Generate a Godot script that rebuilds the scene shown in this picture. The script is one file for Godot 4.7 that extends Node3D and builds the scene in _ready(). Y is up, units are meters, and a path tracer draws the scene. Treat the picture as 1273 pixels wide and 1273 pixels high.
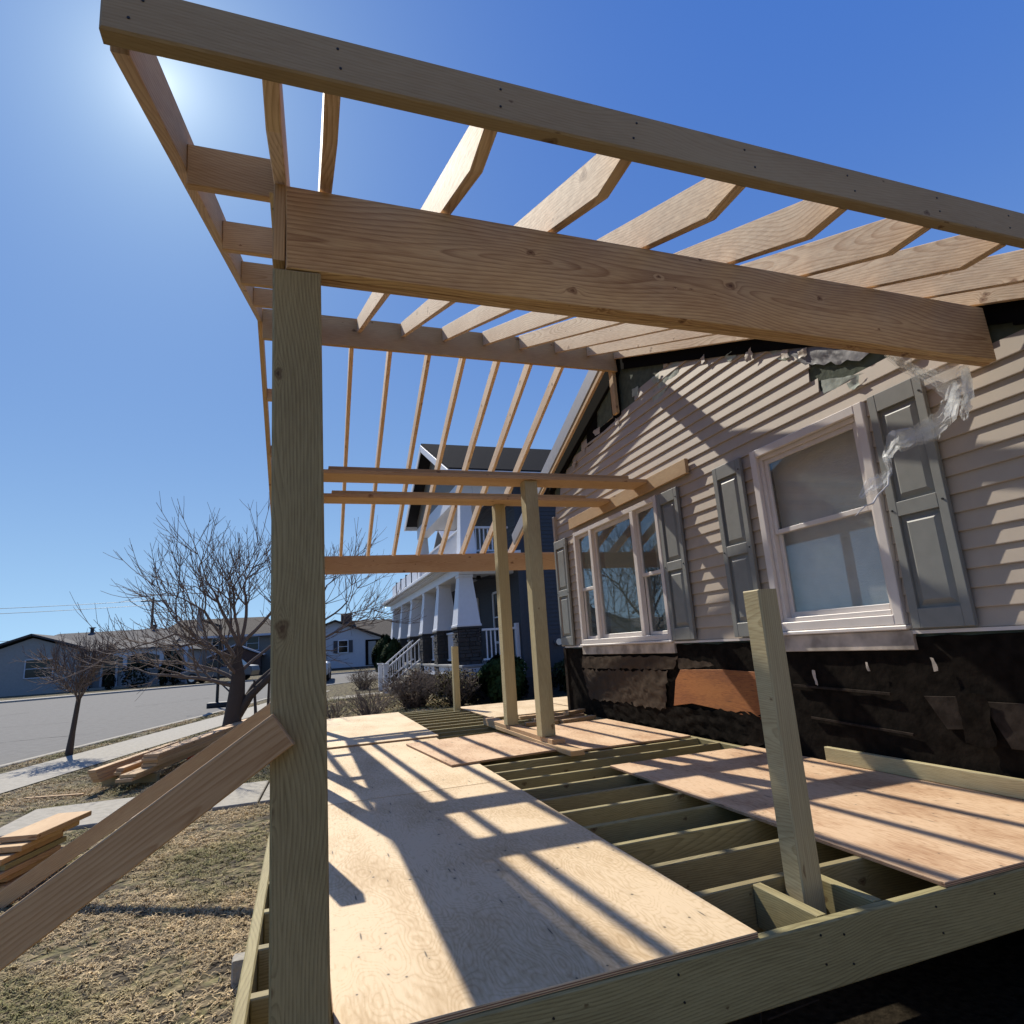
extends Node3D

const E := 1.45          # height of the eye above the lawn
var rng := RandomNumberGenerator.new()
var M := {}
var used := {}
var ridge_y := 2.905     # underside of the rafters at the ridge, measured from the eye
const SL := 0.415        # slope of the porch roof


func _ready():
	rng.seed = 11
	# ---- camera, sky, sun, exposure
	var cam := Camera3D.new()
	cam.name = "camera"
	add_child(cam)
	cam.position = Vector3(0, E, 0)
	cam.rotation_degrees = Vector3(12.382, -19.3242, -3.7043)
	cam.fov = 80.628
	cam.near = 0.05
	cam.far = 1500.0
	cam.current = true
	var to_sun := Vector3(-0.1726, 0.6953, -0.6976).normalized()
	var env := Environment.new()
	env.background_mode = Environment.BG_SKY
	var sky := Sky.new()
	var pan := PanoramaSkyMaterial.new()
	pan.panorama = sky_picture(to_sun)
	sky.sky_material = pan
	env.sky = sky
	env.tonemap_mode = Environment.TONE_MAPPER_LINEAR
	env.tonemap_exposure = 1.2
	env.sdfgi_enabled = true
	env.ssao_enabled = true
	env.ssil_enabled = true
	var we := WorldEnvironment.new()
	we.name = "environment"
	we.environment = env
	add_child(we)
	var sun := DirectionalLight3D.new()
	sun.name = "sun"
	add_child(sun)
	sun.look_at_from_position(to_sun * 50.0, Vector3.ZERO, Vector3.UP)
	sun.light_energy = 1.6
	sun.light_color = Color(1.0, 0.97, 0.91)
	sun.light_angular_distance = 0.53
	sun.shadow_enabled = true

	materials()
	ground()
	house()
	porch()
	deck()
	sheets()
	neighbor()
	far_houses()
	street_things()
	trees()
	shrubs()
	lumber()
	small_things()
	lawn()


# ------------------------------------------------------------------ sky
func sky_picture(s: Vector3) -> ImageTexture:
	var w := 1024
	var h := 512
	var data := PackedFloat32Array()
	data.resize(w * h * 3)
	for y in h:
		var pol := (y + 0.5) / h * PI
		var up := cos(pol)
		var el := rad_to_deg(PI / 2 - pol)
		var base := Vector3(0.17, 0.16, 0.13)
		if el >= 0.0:
			var a := 1.0 - exp(-el / 16.0)
			base = Vector3(0.42, 0.68, 0.92).lerp(Vector3(0.032, 0.130, 0.50), a)
			var b := smoothstep(45.0, 90.0, el)
			base = base.lerp(Vector3(0.036, 0.115, 0.40), b)
		for x in w:
			var az := (x + 0.5) / w * TAU
			var c := base
			if el >= -1.0:
				var d := Vector3(sin(az) * sin(pol), up, -cos(az) * sin(pol))
				var g := rad_to_deg(acos(clampf(d.dot(s), -1, 1)))
				c += Vector3(0.32, 0.39, 0.26) * exp(-g / 13.0) + Vector3(0.5, 0.5, 0.45) * exp(-g / 2.2)
			c *= 0.93
			var i := (y * w + x) * 3
			data[i] = c.x
			data[i + 1] = c.y
			data[i + 2] = c.z
	return ImageTexture.create_from_image(Image.create_from_data(w, h, false, Image.FORMAT_RGBF, data.to_byte_array()))


# ------------------------------------------------------------------ naming
func numbered(called: String) -> String:
	if not used.has(called):
		used[called] = 0
		return called
	used[called] += 1
	return "%s_%03d" % [called, used[called]]

func tag(o, label: String, category: String, group := "", kind := ""):
	o.set_meta("label", label)
	if category:
		o.set_meta("category", category)
	if group:
		o.set_meta("group", group)
	if kind:
		o.set_meta("kind", kind)
	return o

func thing(called: String, label: String, category: String, at := Vector3.ZERO, group := "") -> Node3D:
	var o := Node3D.new()
	o.name = numbered(called)
	add_child(o)
	o.position = at
	tag(o, label, category, group)
	return o

func origin_of(n: Node) -> Vector3:
	var p := Vector3.ZERO
	while n != self and n is Node3D:
		p += n.position
		n = n.get_parent()
	return p

func put(called: String, b: Builder, mat: Material, parent: Node = self) -> MeshInstance3D:
	var o := MeshInstance3D.new()
	o.mesh = b.mesh(origin_of(parent))
	o.material_override = null
	if o.mesh.get_surface_count():
		o.mesh.surface_set_material(0, mat)
	o.name = numbered(called) if parent == self else called
	parent.add_child(o, true)
	return o

func setting(called: String, b: Builder, mat: Material, label := "") -> MeshInstance3D:
	var o := put(called, b, mat)
	o.set_meta("kind", "structure")
	o.set_meta("label", label if label else called.replace("_", " "))
	return o


# ------------------------------------------------------------------ mesh builder
class Builder:
	var v := PackedVector3Array()
	var n := PackedVector3Array()
	var u := PackedVector2Array()
	var c := PackedColorArray()
	var tint := Color(1, 1, 1)
	var uvo := Vector2.ZERO
	var uvs := Vector2(1.0 / 3.2, 1.0 / 0.8)

	func tri(a: Vector3, b: Vector3, d: Vector3, nn: Vector3, ua: Vector2, ub: Vector2, ud: Vector2):
		if (b - a).cross(d - a).dot(nn) > 0.0:   # clockwise front faces
			var t := b
			b = d
			d = t
			var tu := ub
			ub = ud
			ud = tu
		v.append(a)
		v.append(b)
		v.append(d)
		for i in 3:
			n.append(nn)
			c.append(tint)
		u.append(ua * uvs + uvo)
		u.append(ub * uvs + uvo)
		u.append(ud * uvs + uvo)

	func quad(a: Vector3, b: Vector3, d: Vector3, e: Vector3, nn: Vector3, ua: Vector2, ub: Vector2, ud: Vector2, ue: Vector2):
		tri(a, b, d, nn, ua, ub, ud)
		tri(a, d, e, nn, ua, ud, ue)

	func face(a: Vector3, b: Vector3, d: Vector3, e: Vector3):   # a quad with its own normal, uv in metres
		var nn := (d - a).cross(e - b).normalized()
		var l := a.distance_to(b)
		var w := b.distance_to(d)
		quad(a, b, d, e, -nn, Vector2(0, 0), Vector2(l, 0), Vector2(l, w), Vector2(0, w))

	# a flat profile (counter-clockwise in ax, ay) given the thickness t, its long edges chamfered by ch
	func slab(pts: PackedVector2Array, o: Vector3, ax: Vector3, ay: Vector3, t: float, ch := 0.0):
		var az := ax.cross(ay).normalized()
		var m := pts.size()
		var inner := PackedVector2Array()
		for i in m:
			var p := pts[(i + m - 1) % m]
			var q := pts[i]
			var r := pts[(i + 1) % m]
			var e1 := (q - p).normalized()
			var e2 := (r - q).normalized()
			var n1 := Vector2(-e1.y, e1.x)
			var n2 := Vector2(-e2.y, e2.x)
			var k := 1.0 + n1.dot(n2)
			inner.append(q + (n1 + n2) / maxf(k, 0.3) * ch)
		var idx := Geometry2D.triangulate_polygon(inner)
		for s in [1.0, -1.0]:
			var z: Vector3 = az * (t / 2 * s)
			for i in range(0, idx.size(), 3):
				var a := inner[idx[i]]
				var b := inner[idx[i + 1]]
				var d := inner[idx[i + 2]]
				tri(o + ax * a.x + ay * a.y + z, o + ax * b.x + ay * b.y + z, o + ax * d.x + ay * d.y + z, az * s, a, b, d)
		for i in m:
			var j := (i + 1) % m
			var p := pts[i]
			var q := pts[j]
			var e := (q - p).normalized()
			var nn: Vector3 = ax * e.y - ay * e.x
			var along := absf(e.x) > 0.5
			var h := t / 2 - ch
			var P := o + ax * p.x + ay * p.y
			var Q := o + ax * q.x + ay * q.y
			var u0 := Vector2(p.x, 0.31) if along else Vector2(p.y * 0.3, 0.31)
			var u1 := Vector2(q.x, 0.31) if along else Vector2(q.y * 0.3, 0.31)
			quad(P - az * h, Q - az * h, Q + az * h, P + az * h, nn, u0 + Vector2(0, -h), u1 + Vector2(0, -h), u1 + Vector2(0, h), u0 + Vector2(0, h))
			if ch > 0.0:
				var ip := inner[i]
				var iq := inner[j]
				var IPt := o + ax * ip.x + ay * ip.y
				var IQt := o + ax * iq.x + ay * iq.y
				for s in [1.0, -1.0]:
					quad(P + az * h * s, Q + az * h * s, IQt + az * (t / 2 * s), IPt + az * (t / 2 * s), (nn + az * s).normalized(), u0, u1, u1 + Vector2(0, ch), u0 + Vector2(0, ch))

	# a board along A-B, its width w measured along 'up', its thickness t across
	func board(A: Vector3, B: Vector3, up: Vector3, w: float, t: float, ch := 0.003):
		var ax := (B - A).normalized()
		var ay := (up - ax * up.dot(ax)).normalized()
		var l := A.distance_to(B)
		slab(PackedVector2Array([Vector2(0, -w / 2), Vector2(l, -w / 2), Vector2(l, w / 2), Vector2(0, w / 2)]), A, ax, ay, t, ch)

	func box(a: Vector3, b: Vector3, ch := 0.0):   # an upright box between two corners
		var lo := Vector3(minf(a.x, b.x), minf(a.y, b.y), minf(a.z, b.z))
		var hi := Vector3(maxf(a.x, b.x), maxf(a.y, b.y), maxf(a.z, b.z))
		var s := hi - lo
		# the profile lies across the two largest sides
		if s.x <= s.y and s.x <= s.z:
			slab(PackedVector2Array([Vector2(0, -s.y / 2), Vector2(s.z, -s.y / 2), Vector2(s.z, s.y / 2), Vector2(0, s.y / 2)]), Vector3((lo.x + hi.x) / 2, (lo.y + hi.y) / 2, lo.z), Vector3(0, 0, 1), Vector3(0, 1, 0), s.x, ch)
		elif s.y <= s.x and s.y <= s.z:
			slab(PackedVector2Array([Vector2(0, -s.z / 2), Vector2(s.x, -s.z / 2), Vector2(s.x, s.z / 2), Vector2(0, s.z / 2)]), Vector3(lo.x, (lo.y + hi.y) / 2, (lo.z + hi.z) / 2), Vector3(1, 0, 0), Vector3(0, 0, -1), s.y, ch)
		elif s.x >= s.y:
			slab(PackedVector2Array([Vector2(0, -s.y / 2), Vector2(s.x, -s.y / 2), Vector2(s.x, s.y / 2), Vector2(0, s.y / 2)]), Vector3(lo.x, (lo.y + hi.y) / 2, (lo.z + hi.z) / 2), Vector3(1, 0, 0), Vector3(0, 1, 0), s.z, ch)
		else:
			slab(PackedVector2Array([Vector2(0, -s.x / 2), Vector2(s.y, -s.x / 2), Vector2(s.y, s.x / 2), Vector2(0, s.x / 2)]), Vector3((lo.x + hi.x) / 2, lo.y, (lo.z + hi.z) / 2), Vector3(0, 1, 0), Vector3(1, 0, 0), s.z, ch)

	func tube(path: PackedVector3Array, radii: PackedFloat32Array, sides := 6, cap := true):
		var rings := []
		var frame := Vector3(0.31, 0.12, 0.94).normalized()
		for i in path.size():
			var d := (path[mini(i + 1, path.size() - 1)] - path[maxi(i - 1, 0)]).normalized()
			if absf(d.dot(frame)) > 0.95:
				frame = Vector3(d.y, -d.x, 0.3).normalized()
			var a := d.cross(frame).normalized()
			frame = a.cross(d).normalized()
			var ring := PackedVector3Array()
			for k in sides:
				var t := TAU * k / sides
				ring.append(a * cos(t) + frame * sin(t))
			rings.append(ring)
		var run := 0.0
		for i in path.size() - 1:
			var l := path[i].distance_to(path[i + 1])
			for k in sides:
				var k2 := (k + 1) % sides
				var a0: Vector3 = rings[i][k]
				var a1: Vector3 = rings[i][k2]
				var b0: Vector3 = rings[i + 1][k]
				var b1: Vector3 = rings[i + 1][k2]
				var A := path[i] + a0 * radii[i]
				var B := path[i] + a1 * radii[i]
				var D := path[i + 1] + b1 * radii[i + 1]
				var F := path[i + 1] + b0 * radii[i + 1]
				var uu := TAU * radii[0] / sides
				soft(A, B, D, a0, a1, b1, Vector2(run, k * uu), Vector2(run, (k + 1) * uu), Vector2(run + l, (k + 1) * uu))
				soft(A, D, F, a0, b1, b0, Vector2(run, k * uu), Vector2(run + l, (k + 1) * uu), Vector2(run + l, k * uu))
			run += l
		if cap:
			for e in [0, path.size() - 1]:
				var nn := (path[0] - path[1]).normalized() if e == 0 else (path[e] - path[e - 1]).normalized()
				for k in range(1, sides - 1):
					tri(path[e] + rings[e][0] * radii[e], path[e] + rings[e][k] * radii[e], path[e] + rings[e][k + 1] * radii[e], nn, Vector2.ZERO, Vector2.ZERO, Vector2.ZERO)

	func soft(a: Vector3, b: Vector3, d: Vector3, na: Vector3, nb: Vector3, nd: Vector3, ua := Vector2.ZERO, ub := Vector2.ZERO, ud := Vector2.ZERO):
		if (b - a).cross(d - a).dot(na + nb + nd) > 0.0:
			var t := b
			b = d
			d = t
			t = nb
			nb = nd
			nd = t
			var tu := ub
			ub = ud
			ud = tu
		v.append(a)
		v.append(b)
		v.append(d)
		n.append(na)
		n.append(nb)
		n.append(nd)
		u.append(ua * uvs + uvo)
		u.append(ub * uvs + uvo)
		u.append(ud * uvs + uvo)
		for i in 3:
			c.append(tint)

	# a sheet of points (rows of equal length), smooth, with thickness left to the eye
	func sheet(rows: Array, smooth := true):
		var R := rows.size()
		var C: int = rows[0].size()
		var nn := []
		for i in R:
			var line := PackedVector3Array()
			for j in C:
				var du: Vector3 = rows[i][mini(j + 1, C - 1)] - rows[i][maxi(j - 1, 0)]
				var dv: Vector3 = rows[mini(i + 1, R - 1)][j] - rows[maxi(i - 1, 0)][j]
				line.append(du.cross(dv).normalized())
			nn.append(line)
		for i in R - 1:
			for j in C - 1:
				var a: Vector3 = rows[i][j]
				var b: Vector3 = rows[i][j + 1]
				var d: Vector3 = rows[i + 1][j + 1]
				var e: Vector3 = rows[i + 1][j]
				var ua := Vector2(j, i) * 0.1
				if smooth:
					soft(a, b, d, nn[i][j], nn[i][j + 1], nn[i + 1][j + 1], ua, ua + Vector2(0.1, 0), ua + Vector2(0.1, 0.1))
					soft(a, d, e, nn[i][j], nn[i + 1][j + 1], nn[i + 1][j], ua, ua + Vector2(0.1, 0.1), ua + Vector2(0, 0.1))
				else:
					var fn := (b - a).cross(e - a).normalized()
					quad(a, b, d, e, fn, ua, ua + Vector2(0.1, 0), ua + Vector2(0.1, 0.1), ua + Vector2(0, 0.1))

	func mesh(off := Vector3.ZERO) -> ArrayMesh:
		var m := ArrayMesh.new()
		if v.is_empty():
			return m
		var w := v.duplicate()
		if off != Vector3.ZERO:
			for i in w.size():
				w[i] -= off
		var a := []
		a.resize(Mesh.ARRAY_MAX)
		a[Mesh.ARRAY_VERTEX] = w
		a[Mesh.ARRAY_NORMAL] = n
		a[Mesh.ARRAY_TEX_UV] = u
		a[Mesh.ARRAY_COLOR] = c
		m.add_surface_from_arrays(Mesh.PRIMITIVE_TRIANGLES, a)
		return m


func wood() -> Builder:      # a builder with its own stretch of grain and its own tone
	var b := Builder.new()
	b.uvo = Vector2(rng.randf(), rng.randf_range(0.1, 0.55))
	var k := rng.randf_range(0.86, 1.08)
	b.tint = Color(k, k * rng.randf_range(0.96, 1.02), k * rng.randf_range(0.92, 1.03))
	return b

func plain(t := Color(1, 1, 1)) -> Builder:
	var b := Builder.new()
	b.tint = t
	return b

func at(x: float, y: float, z: float) -> Vector3:   # y counted from the eye
	return Vector3(x, y + E, z)

func plank(called: String, parent: Node, A: Vector3, B: Vector3, up: Vector3, w: float, t: float, mat: Material, ch := 0.003) -> MeshInstance3D:
	var b := wood()
	b.board(A, B, up, w, t, ch)
	return put(called, b, mat, parent)


# ------------------------------------------------------------------ textures and materials
func noise_bytes(w: int, h: int, ow: int, oh: int, freq: float, sd: int, oct := 3) -> PackedByteArray:
	var f := FastNoiseLite.new()
	f.seed = sd
	f.frequency = freq
	f.fractal_octaves = oct
	f.noise_type = FastNoiseLite.TYPE_SIMPLEX_SMOOTH
	var im := f.get_seamless_image(w, h, false, false, 0.15)
	im.convert(Image.FORMAT_L8)
	if ow != w or oh != h:
		# wrap a few columns round before stretching, so that the grain has no seam
		var p := 4
		var k := ow / w
		var wide := Image.create(w + 2 * p, h, false, Image.FORMAT_L8)
		wide.blit_rect(im, Rect2i(0, 0, w, h), Vector2i(p, 0))
		wide.blit_rect(im, Rect2i(w - p, 0, p, h), Vector2i(0, 0))
		wide.blit_rect(im, Rect2i(0, 0, p, h), Vector2i(w + p, 0))
		wide.resize(ow + 2 * p * k, oh, Image.INTERPOLATE_CUBIC)
		im = wide.get_region(Rect2i(p * k, 0, ow, oh))
	return im.get_data()

func wood_texture(sd: int, light: Color, dark: Color, ring: float, knots: int, strength := 1.0, pith := 0.035) -> ImageTexture:
	var W := 2048
	var H := 512
	var warp := noise_bytes(128, 128, W, H, 0.016, sd, 2)
	var drift := noise_bytes(64, 16, W, H, 0.03, sd + 1, 2)
	var fibre := noise_bytes(128, 512, W, H, 0.22, sd + 2, 3)
	var tone := noise_bytes(128, 128, W, H, 0.02, sd + 3, 3)
	var kr := RandomNumberGenerator.new()
	kr.seed = sd
	var bump := PackedFloat32Array()
	bump.resize(W * H)
	var dark_k := PackedFloat32Array()
	dark_k.resize(W * H)
	for k in knots:
		var cx := kr.randi_range(0, W - 1)
		var cy := kr.randi_range(10, H - 10)
		var r := 2.0 + 11.0 * pow(kr.randf(), 2.2)
		var reach := int(r * 9)
		for dy in range(-int(r * 4), int(r * 4)):
			var y := cy + dy
			if y < 0 or y >= H:
				continue
			for dx in range(-reach, reach):
				var x := posmod(cx + dx, W)
				var q := (dx * dx) / (r * r * 7.0) + (dy * dy) / (r * r * 1.6)
				var i := y * W + x
				bump[i] += 0.016 * (r / 6.0) * exp(-q)
				var d := sqrt(dx * dx * 0.4 + dy * dy) / r * (1.0 + 0.18 * sin(atan2(dy, dx) * 3.0 + k))
				if d < 1.25:
					dark_k[i] = maxf(dark_k[i], (0.75 + 0.25 * sin(d * 9.0)) * (1.0 - smoothstep(0.45, 1.25, d)))
	var out := PackedByteArray()
	out.resize(W * H * 3)
	var lr := light.r
	var lg := light.g
	var lb := light.b
	var er := dark.r - lr
	var eg := dark.g - lg
	var eb := dark.b - lb
	var j := 0
	for y in H:
		var v0 := y / 640.0
		for x in W:
			var i := y * W + x
			var vv := absf(fposmod(v0 + (drift[i] - 128) * 0.0004 + 0.2, 0.4) - 0.2)
			var hh := pith + (warp[i] - 128) * 0.00028
			var R := sqrt(vv * vv + hh * hh) + (warp[i] - 128) * 0.00004 + bump[i] * 1.2
			var t := R / ring
			t -= floorf(t)
			var l := t * t * t
			if t > 0.9:
				l *= (1.0 - t) * 10.0
			var s := (0.15 + 0.75 * l) * strength + (tone[i] - 128) * 0.0017 + (fibre[i] - 128) * 0.0022
			s = clampf(s, 0.0, 1.2)
			var kd := dark_k[i]
			out[j] = clampi(int((lr + er * s) * (1.0 - 0.42 * kd) * 255.0), 0, 255)
			out[j + 1] = clampi(int((lg + eg * s) * (1.0 - 0.52 * kd) * 255.0), 0, 255)
			out[j + 2] = clampi(int((lb + eb * s) * (1.0 - 0.60 * kd) * 255.0), 0, 255)
			j += 3
	return ImageTexture.create_from_image(Image.create_from_data(W, H, false, Image.FORMAT_RGB8, out))

func ply_texture(sd: int, light: Color, dark: Color, stretch: int, freq: float, bands: float, knots: int) -> ImageTexture:
	var W := 1536
	var H := 768
	var sw := noise_bytes(W / stretch, H, W, H, freq, sd, 2)
	var fine := noise_bytes(256, 768, W, H, 0.12, sd + 1, 3)
	var tone := noise_bytes(128, 128, W, H, 0.02, sd + 2, 3)
	var speck := noise_bytes(768, 384, W, H, 0.2, sd + 3, 1)
	var kr := RandomNumberGenerator.new()
	kr.seed = sd
	var dk := PackedFloat32Array()
	dk.resize(W * H)
	for k in knots:
		var cx := kr.randi_range(20, W - 20)
		var cy := kr.randi_range(20, H - 20)
		var r := kr.randf_range(1.2, 3.8)
		var streak := kr.randf() < 0.4
		for dy in range(-12, 13):
			for dx in range(-24, 25):
				var x := cx + dx
				var y := cy + dy
				if x < 0 or y < 0 or x >= W or y >= H:
					continue
				var d := sqrt(dx * dx * (0.05 if streak else 0.6) + dy * dy * (4.0 if streak else 1.0)) / r
				dk[y * W + x] = maxf(dk[y * W + x], 0.8 * (1.0 - smoothstep(0.5, 1.3, d)) + 0.15 * exp(-d * 0.4))
	var out := PackedByteArray()
	out.resize(W * H * 3)
	var j := 0
	for i in W * H:
		var t := sw[i] / 255.0 * bands
		t -= floorf(t)
		var l := 1.0 - absf(t * 2.0 - 1.0)
		l = l * l * l
		var s := l * 0.42 + (fine[i] - 128) * 0.0028 + (tone[i] - 128) * 0.004 + 0.15
		if speck[i] > 196:
			s += 0.12
		s = clampf(s, 0.0, 1.0)
		var k := 1.0 - 0.6 * dk[i]
		out[j] = int(clampf(lerpf(light.r, dark.r, s) * k, 0, 1) * 255)
		out[j + 1] = int(clampf(lerpf(light.g, dark.g, s) * k, 0, 1) * 255)
		out[j + 2] = int(clampf(lerpf(light.b, dark.b, s) * k, 0, 1) * 255)
		j += 3
	return ImageTexture.create_from_image(Image.create_from_data(W, H, false, Image.FORMAT_RGB8, out))

func noise_tex(freq: float, sd: int, stops: Array, oct := 4, size := 512, normal := false, strength := 4.0) -> NoiseTexture2D:
	var f := FastNoiseLite.new()
	f.seed = sd
	f.frequency = freq
	f.fractal_octaves = oct
	f.noise_type = FastNoiseLite.TYPE_SIMPLEX_SMOOTH
	var t := NoiseTexture2D.new()
	t.noise = f
	t.width = size
	t.height = size
	t.seamless = true
	if normal:
		t.as_normal_map = true
		t.bump_strength = strength
	elif stops:
		var g := Gradient.new()
		g.offsets = PackedFloat32Array(stops[0])
		var cs := PackedColorArray()
		for c in stops[1]:
			cs.append(c)
		g.colors = cs
		t.color_ramp = g
	return t

func lin(r: float, g: float, b: float) -> Color:
	return Color(r, g, b).linear_to_srgb()

func flat(name_: String, c: Color, rough := 0.8, metal := 0.0) -> StandardMaterial3D:
	var m := StandardMaterial3D.new()
	m.resource_name = name_
	m.albedo_color = c
	m.roughness = rough
	m.metallic = metal
	m.vertex_color_use_as_albedo = true
	M[name_] = m
	return m

func scaled(c: Color, k: float) -> Color:
	var l := c.srgb_to_linear()
	return lin(l.r * k, l.g * k, l.b * k)

func mottled(name_: String, c: Color, spread: float, scale: float, rough := 0.85, bump := 0.0, freq := 0.02) -> StandardMaterial3D:
	var m := flat(name_, Color(1, 1, 1), rough)
	m.albedo_texture = noise_tex(freq, hash(name_) % 1000, [[0.15, 0.5, 0.85], [scaled(c, 1.0 - spread), c, scaled(c, 1.0 + spread * 0.8)]])
	m.uv1_triplanar = true
	m.uv1_world_triplanar = true
	m.uv1_scale = Vector3.ONE * scale
	if bump > 0.0:
		m.normal_enabled = true
		m.normal_texture = noise_tex(freq * 2.0, 77, [], 5, 512, true, 6.0)
		m.normal_scale = bump
	return m

func timber(name_: String, tex: Texture2D, rough := 0.75) -> StandardMaterial3D:
	var m := flat(name_, Color(1, 1, 1), rough)
	m.albedo_texture = tex
	m.normal_enabled = true
	m.normal_texture = M.rough_normal
	m.normal_scale = 0.045
	return m

func materials():
	M.rough_normal = noise_tex(0.05, 5, [], 4, 512, true, 5.0)
	timber("spf", wood_texture(21, lin(0.58, 0.39, 0.205), lin(0.35, 0.19, 0.078), 0.0095, 22))
	timber("spf_bold", wood_texture(33, lin(0.63, 0.44, 0.235), lin(0.27, 0.14, 0.06), 0.015, 30, 1.0, 0.022))
	timber("spf_pale", wood_texture(44, lin(0.78, 0.58, 0.37), lin(0.40, 0.22, 0.11), 0.012, 34, 0.95, 0.05))
	timber("spf_grey", wood_texture(71, lin(0.345, 0.265, 0.15), lin(0.23, 0.155, 0.075), 0.009, 30, 0.7, 0.06))
	timber("pt", wood_texture(57, lin(0.355, 0.30, 0.14), lin(0.165, 0.128, 0.052), 0.0080, 16, 0.95, 0.085))
	timber("pt_light", wood_texture(59, lin(0.47, 0.405, 0.225), lin(0.26, 0.20, 0.09), 0.0075, 18, 0.9, 0.07))
	timber("pt_bold", wood_texture(58, lin(0.345, 0.30, 0.145), lin(0.145, 0.112, 0.045), 0.0085, 14, 1.05, 0.045))
	timber("ply", ply_texture(5, lin(0.69, 0.525, 0.325), lin(0.44, 0.295, 0.145), 2, 0.009, 9.0, 70), 0.7)
	timber("ply_red", ply_texture(9, lin(0.65, 0.45, 0.275), lin(0.37, 0.20, 0.10), 8, 0.016, 7.0, 110), 0.75)
	timber("ply_orange", ply_texture(14, lin(0.44, 0.16, 0.035), lin(0.20, 0.06, 0.015), 8, 0.03, 5.0, 20), 0.75)
	M.ply_edge = flat("ply_edge", lin(0.22, 0.12, 0.07), 0.85)
	mottled("siding", lin(0.425, 0.352, 0.276), 0.04, 0.6, 0.6)
	mottled("shutter", lin(0.205, 0.207, 0.190), 0.06, 0.8, 0.5)
	mottled("trim", lin(0.64, 0.585, 0.54), 0.04, 0.7, 0.45)
	mottled("old_white", lin(0.42, 0.36, 0.30), 0.45, 0.6, 0.85, 0.1, 0.012)
	mottled("felt", lin(0.012, 0.0095, 0.0075), 0.35, 0.8, 0.9, 0.15)
	mottled("felt_brown", lin(0.070, 0.052, 0.038), 0.18, 0.5, 0.9, 0.1)
	mottled("old_board", lin(0.034, 0.027, 0.022), 0.35, 0.9, 0.95, 0.1)
	M.old_board.metallic_specular = 0.1
	mottled("sheathing", lin(0.075, 0.092, 0.062), 0.25, 1.0, 0.9, 0.15)
	mottled("pale_paper", lin(0.36, 0.40, 0.34), 0.20, 1.0, 0.8, 0.1)
	mottled("rake_grey", lin(0.30, 0.29, 0.30), 0.06, 1.0, 0.6)
	mottled("grey_film", lin(0.15, 0.145, 0.155), 0.2, 0.8, 0.6, 0.08)
	flat("black", lin(0.009, 0.008, 0.007), 0.95)
	for q in ["black", "felt", "felt_brown", "soil"]:
		if M.has(q):
			M[q].metallic_specular = 0.12
	mottled("shingle", lin(0.024, 0.024, 0.026), 0.3, 2.0, 0.95, 0.3, 0.05)
	M.shingle.metallic_specular = 0.1
	mottled("shingle_grey", lin(0.062, 0.060, 0.062), 0.25, 1.2, 0.9, 0.5, 0.05)
	mottled("shingle_brown", lin(0.046, 0.034, 0.026), 0.25, 1.2, 0.9, 0.5, 0.05)
	mottled("asphalt", lin(0.115, 0.112, 0.107), 0.12, 0.22, 0.9, 0.25, 0.03)
	mottled("concrete", lin(0.33, 0.305, 0.255), 0.14, 0.6, 0.9, 0.3, 0.03)
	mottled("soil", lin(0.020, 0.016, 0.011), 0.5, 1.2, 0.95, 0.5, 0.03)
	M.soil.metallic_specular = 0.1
	mottled("navy_siding", lin(0.040, 0.043, 0.052), 0.08, 0.6, 0.7)
	mottled("side_tan", lin(0.50, 0.39, 0.27), 0.05, 0.6, 0.7)  # siding colour of the added house behind the camera
	mottled("tan_siding", lin(0.19, 0.17, 0.14), 0.08, 0.6, 0.75)
	mottled("white_paint", lin(0.66, 0.66, 0.68), 0.03, 0.6, 0.5)
	mottled("white_wall", lin(0.42, 0.44, 0.48), 0.04, 0.5, 0.7)
	mottled("grey_wall", lin(0.25, 0.25, 0.245), 0.06, 0.5, 0.8)
	mottled("stone", lin(0.050, 0.046, 0.044), 0.4, 3.0, 0.9, 0.8, 0.03)
	mottled("brick_red", lin(0.10, 0.055, 0.04), 0.3, 2.0, 0.9, 0.5)
	mottled("bark", lin(0.075, 0.055, 0.042), 0.4, 5.0, 0.95, 1.0, 0.03)
	mottled("twig", lin(0.15, 0.115, 0.095), 0.3, 4.0, 0.95)
	mottled("room", lin(0.055, 0.06, 0.06), 0.1, 0.7, 0.9)
	mottled("blind", lin(0.46, 0.45, 0.43), 0.06, 0.7, 0.8)
	mottled("curtain", lin(0.13, 0.14, 0.13), 0.15, 1.0, 0.9)
	flat("dark_metal", lin(0.02, 0.02, 0.022), 0.5, 0.4)
	flat("steel", lin(0.45, 0.45, 0.46), 0.35, 0.8)
	flat("rust", lin(0.10, 0.035, 0.015), 0.8)
	flat("tyre", lin(0.012, 0.012, 0.012), 0.9)
	flat("navy_paint", lin(0.02, 0.025, 0.04), 0.3).clearcoat_enabled = true
	flat("silver_paint", lin(0.42, 0.44, 0.46), 0.3, 0.2).clearcoat_enabled = true
	flat("orange_cloth", lin(0.75, 0.13, 0.05), 0.7)
	mottled("wrapper", lin(0.62, 0.50, 0.42), 0.2, 4.0, 0.6)
	var g := flat("glass", Color(0.75, 0.82, 0.8, 0.06), 0.02)
	g.transparency = BaseMaterial3D.TRANSPARENCY_ALPHA
	g.metallic_specular = 0.6
	var dg := flat("dark_glass", lin(0.010, 0.012, 0.014), 0.08)
	dg.metallic_specular = 0.4
	var p := flat("plastic", Color(0.92, 0.93, 0.93, 0.26), 0.38)
	p.transparency = BaseMaterial3D.TRANSPARENCY_ALPHA
	p.cull_mode = BaseMaterial3D.CULL_DISABLED
	var le := flat("leaf", Color(1, 1, 1), 0.7)
	le.metallic_specular = 0.15
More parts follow.
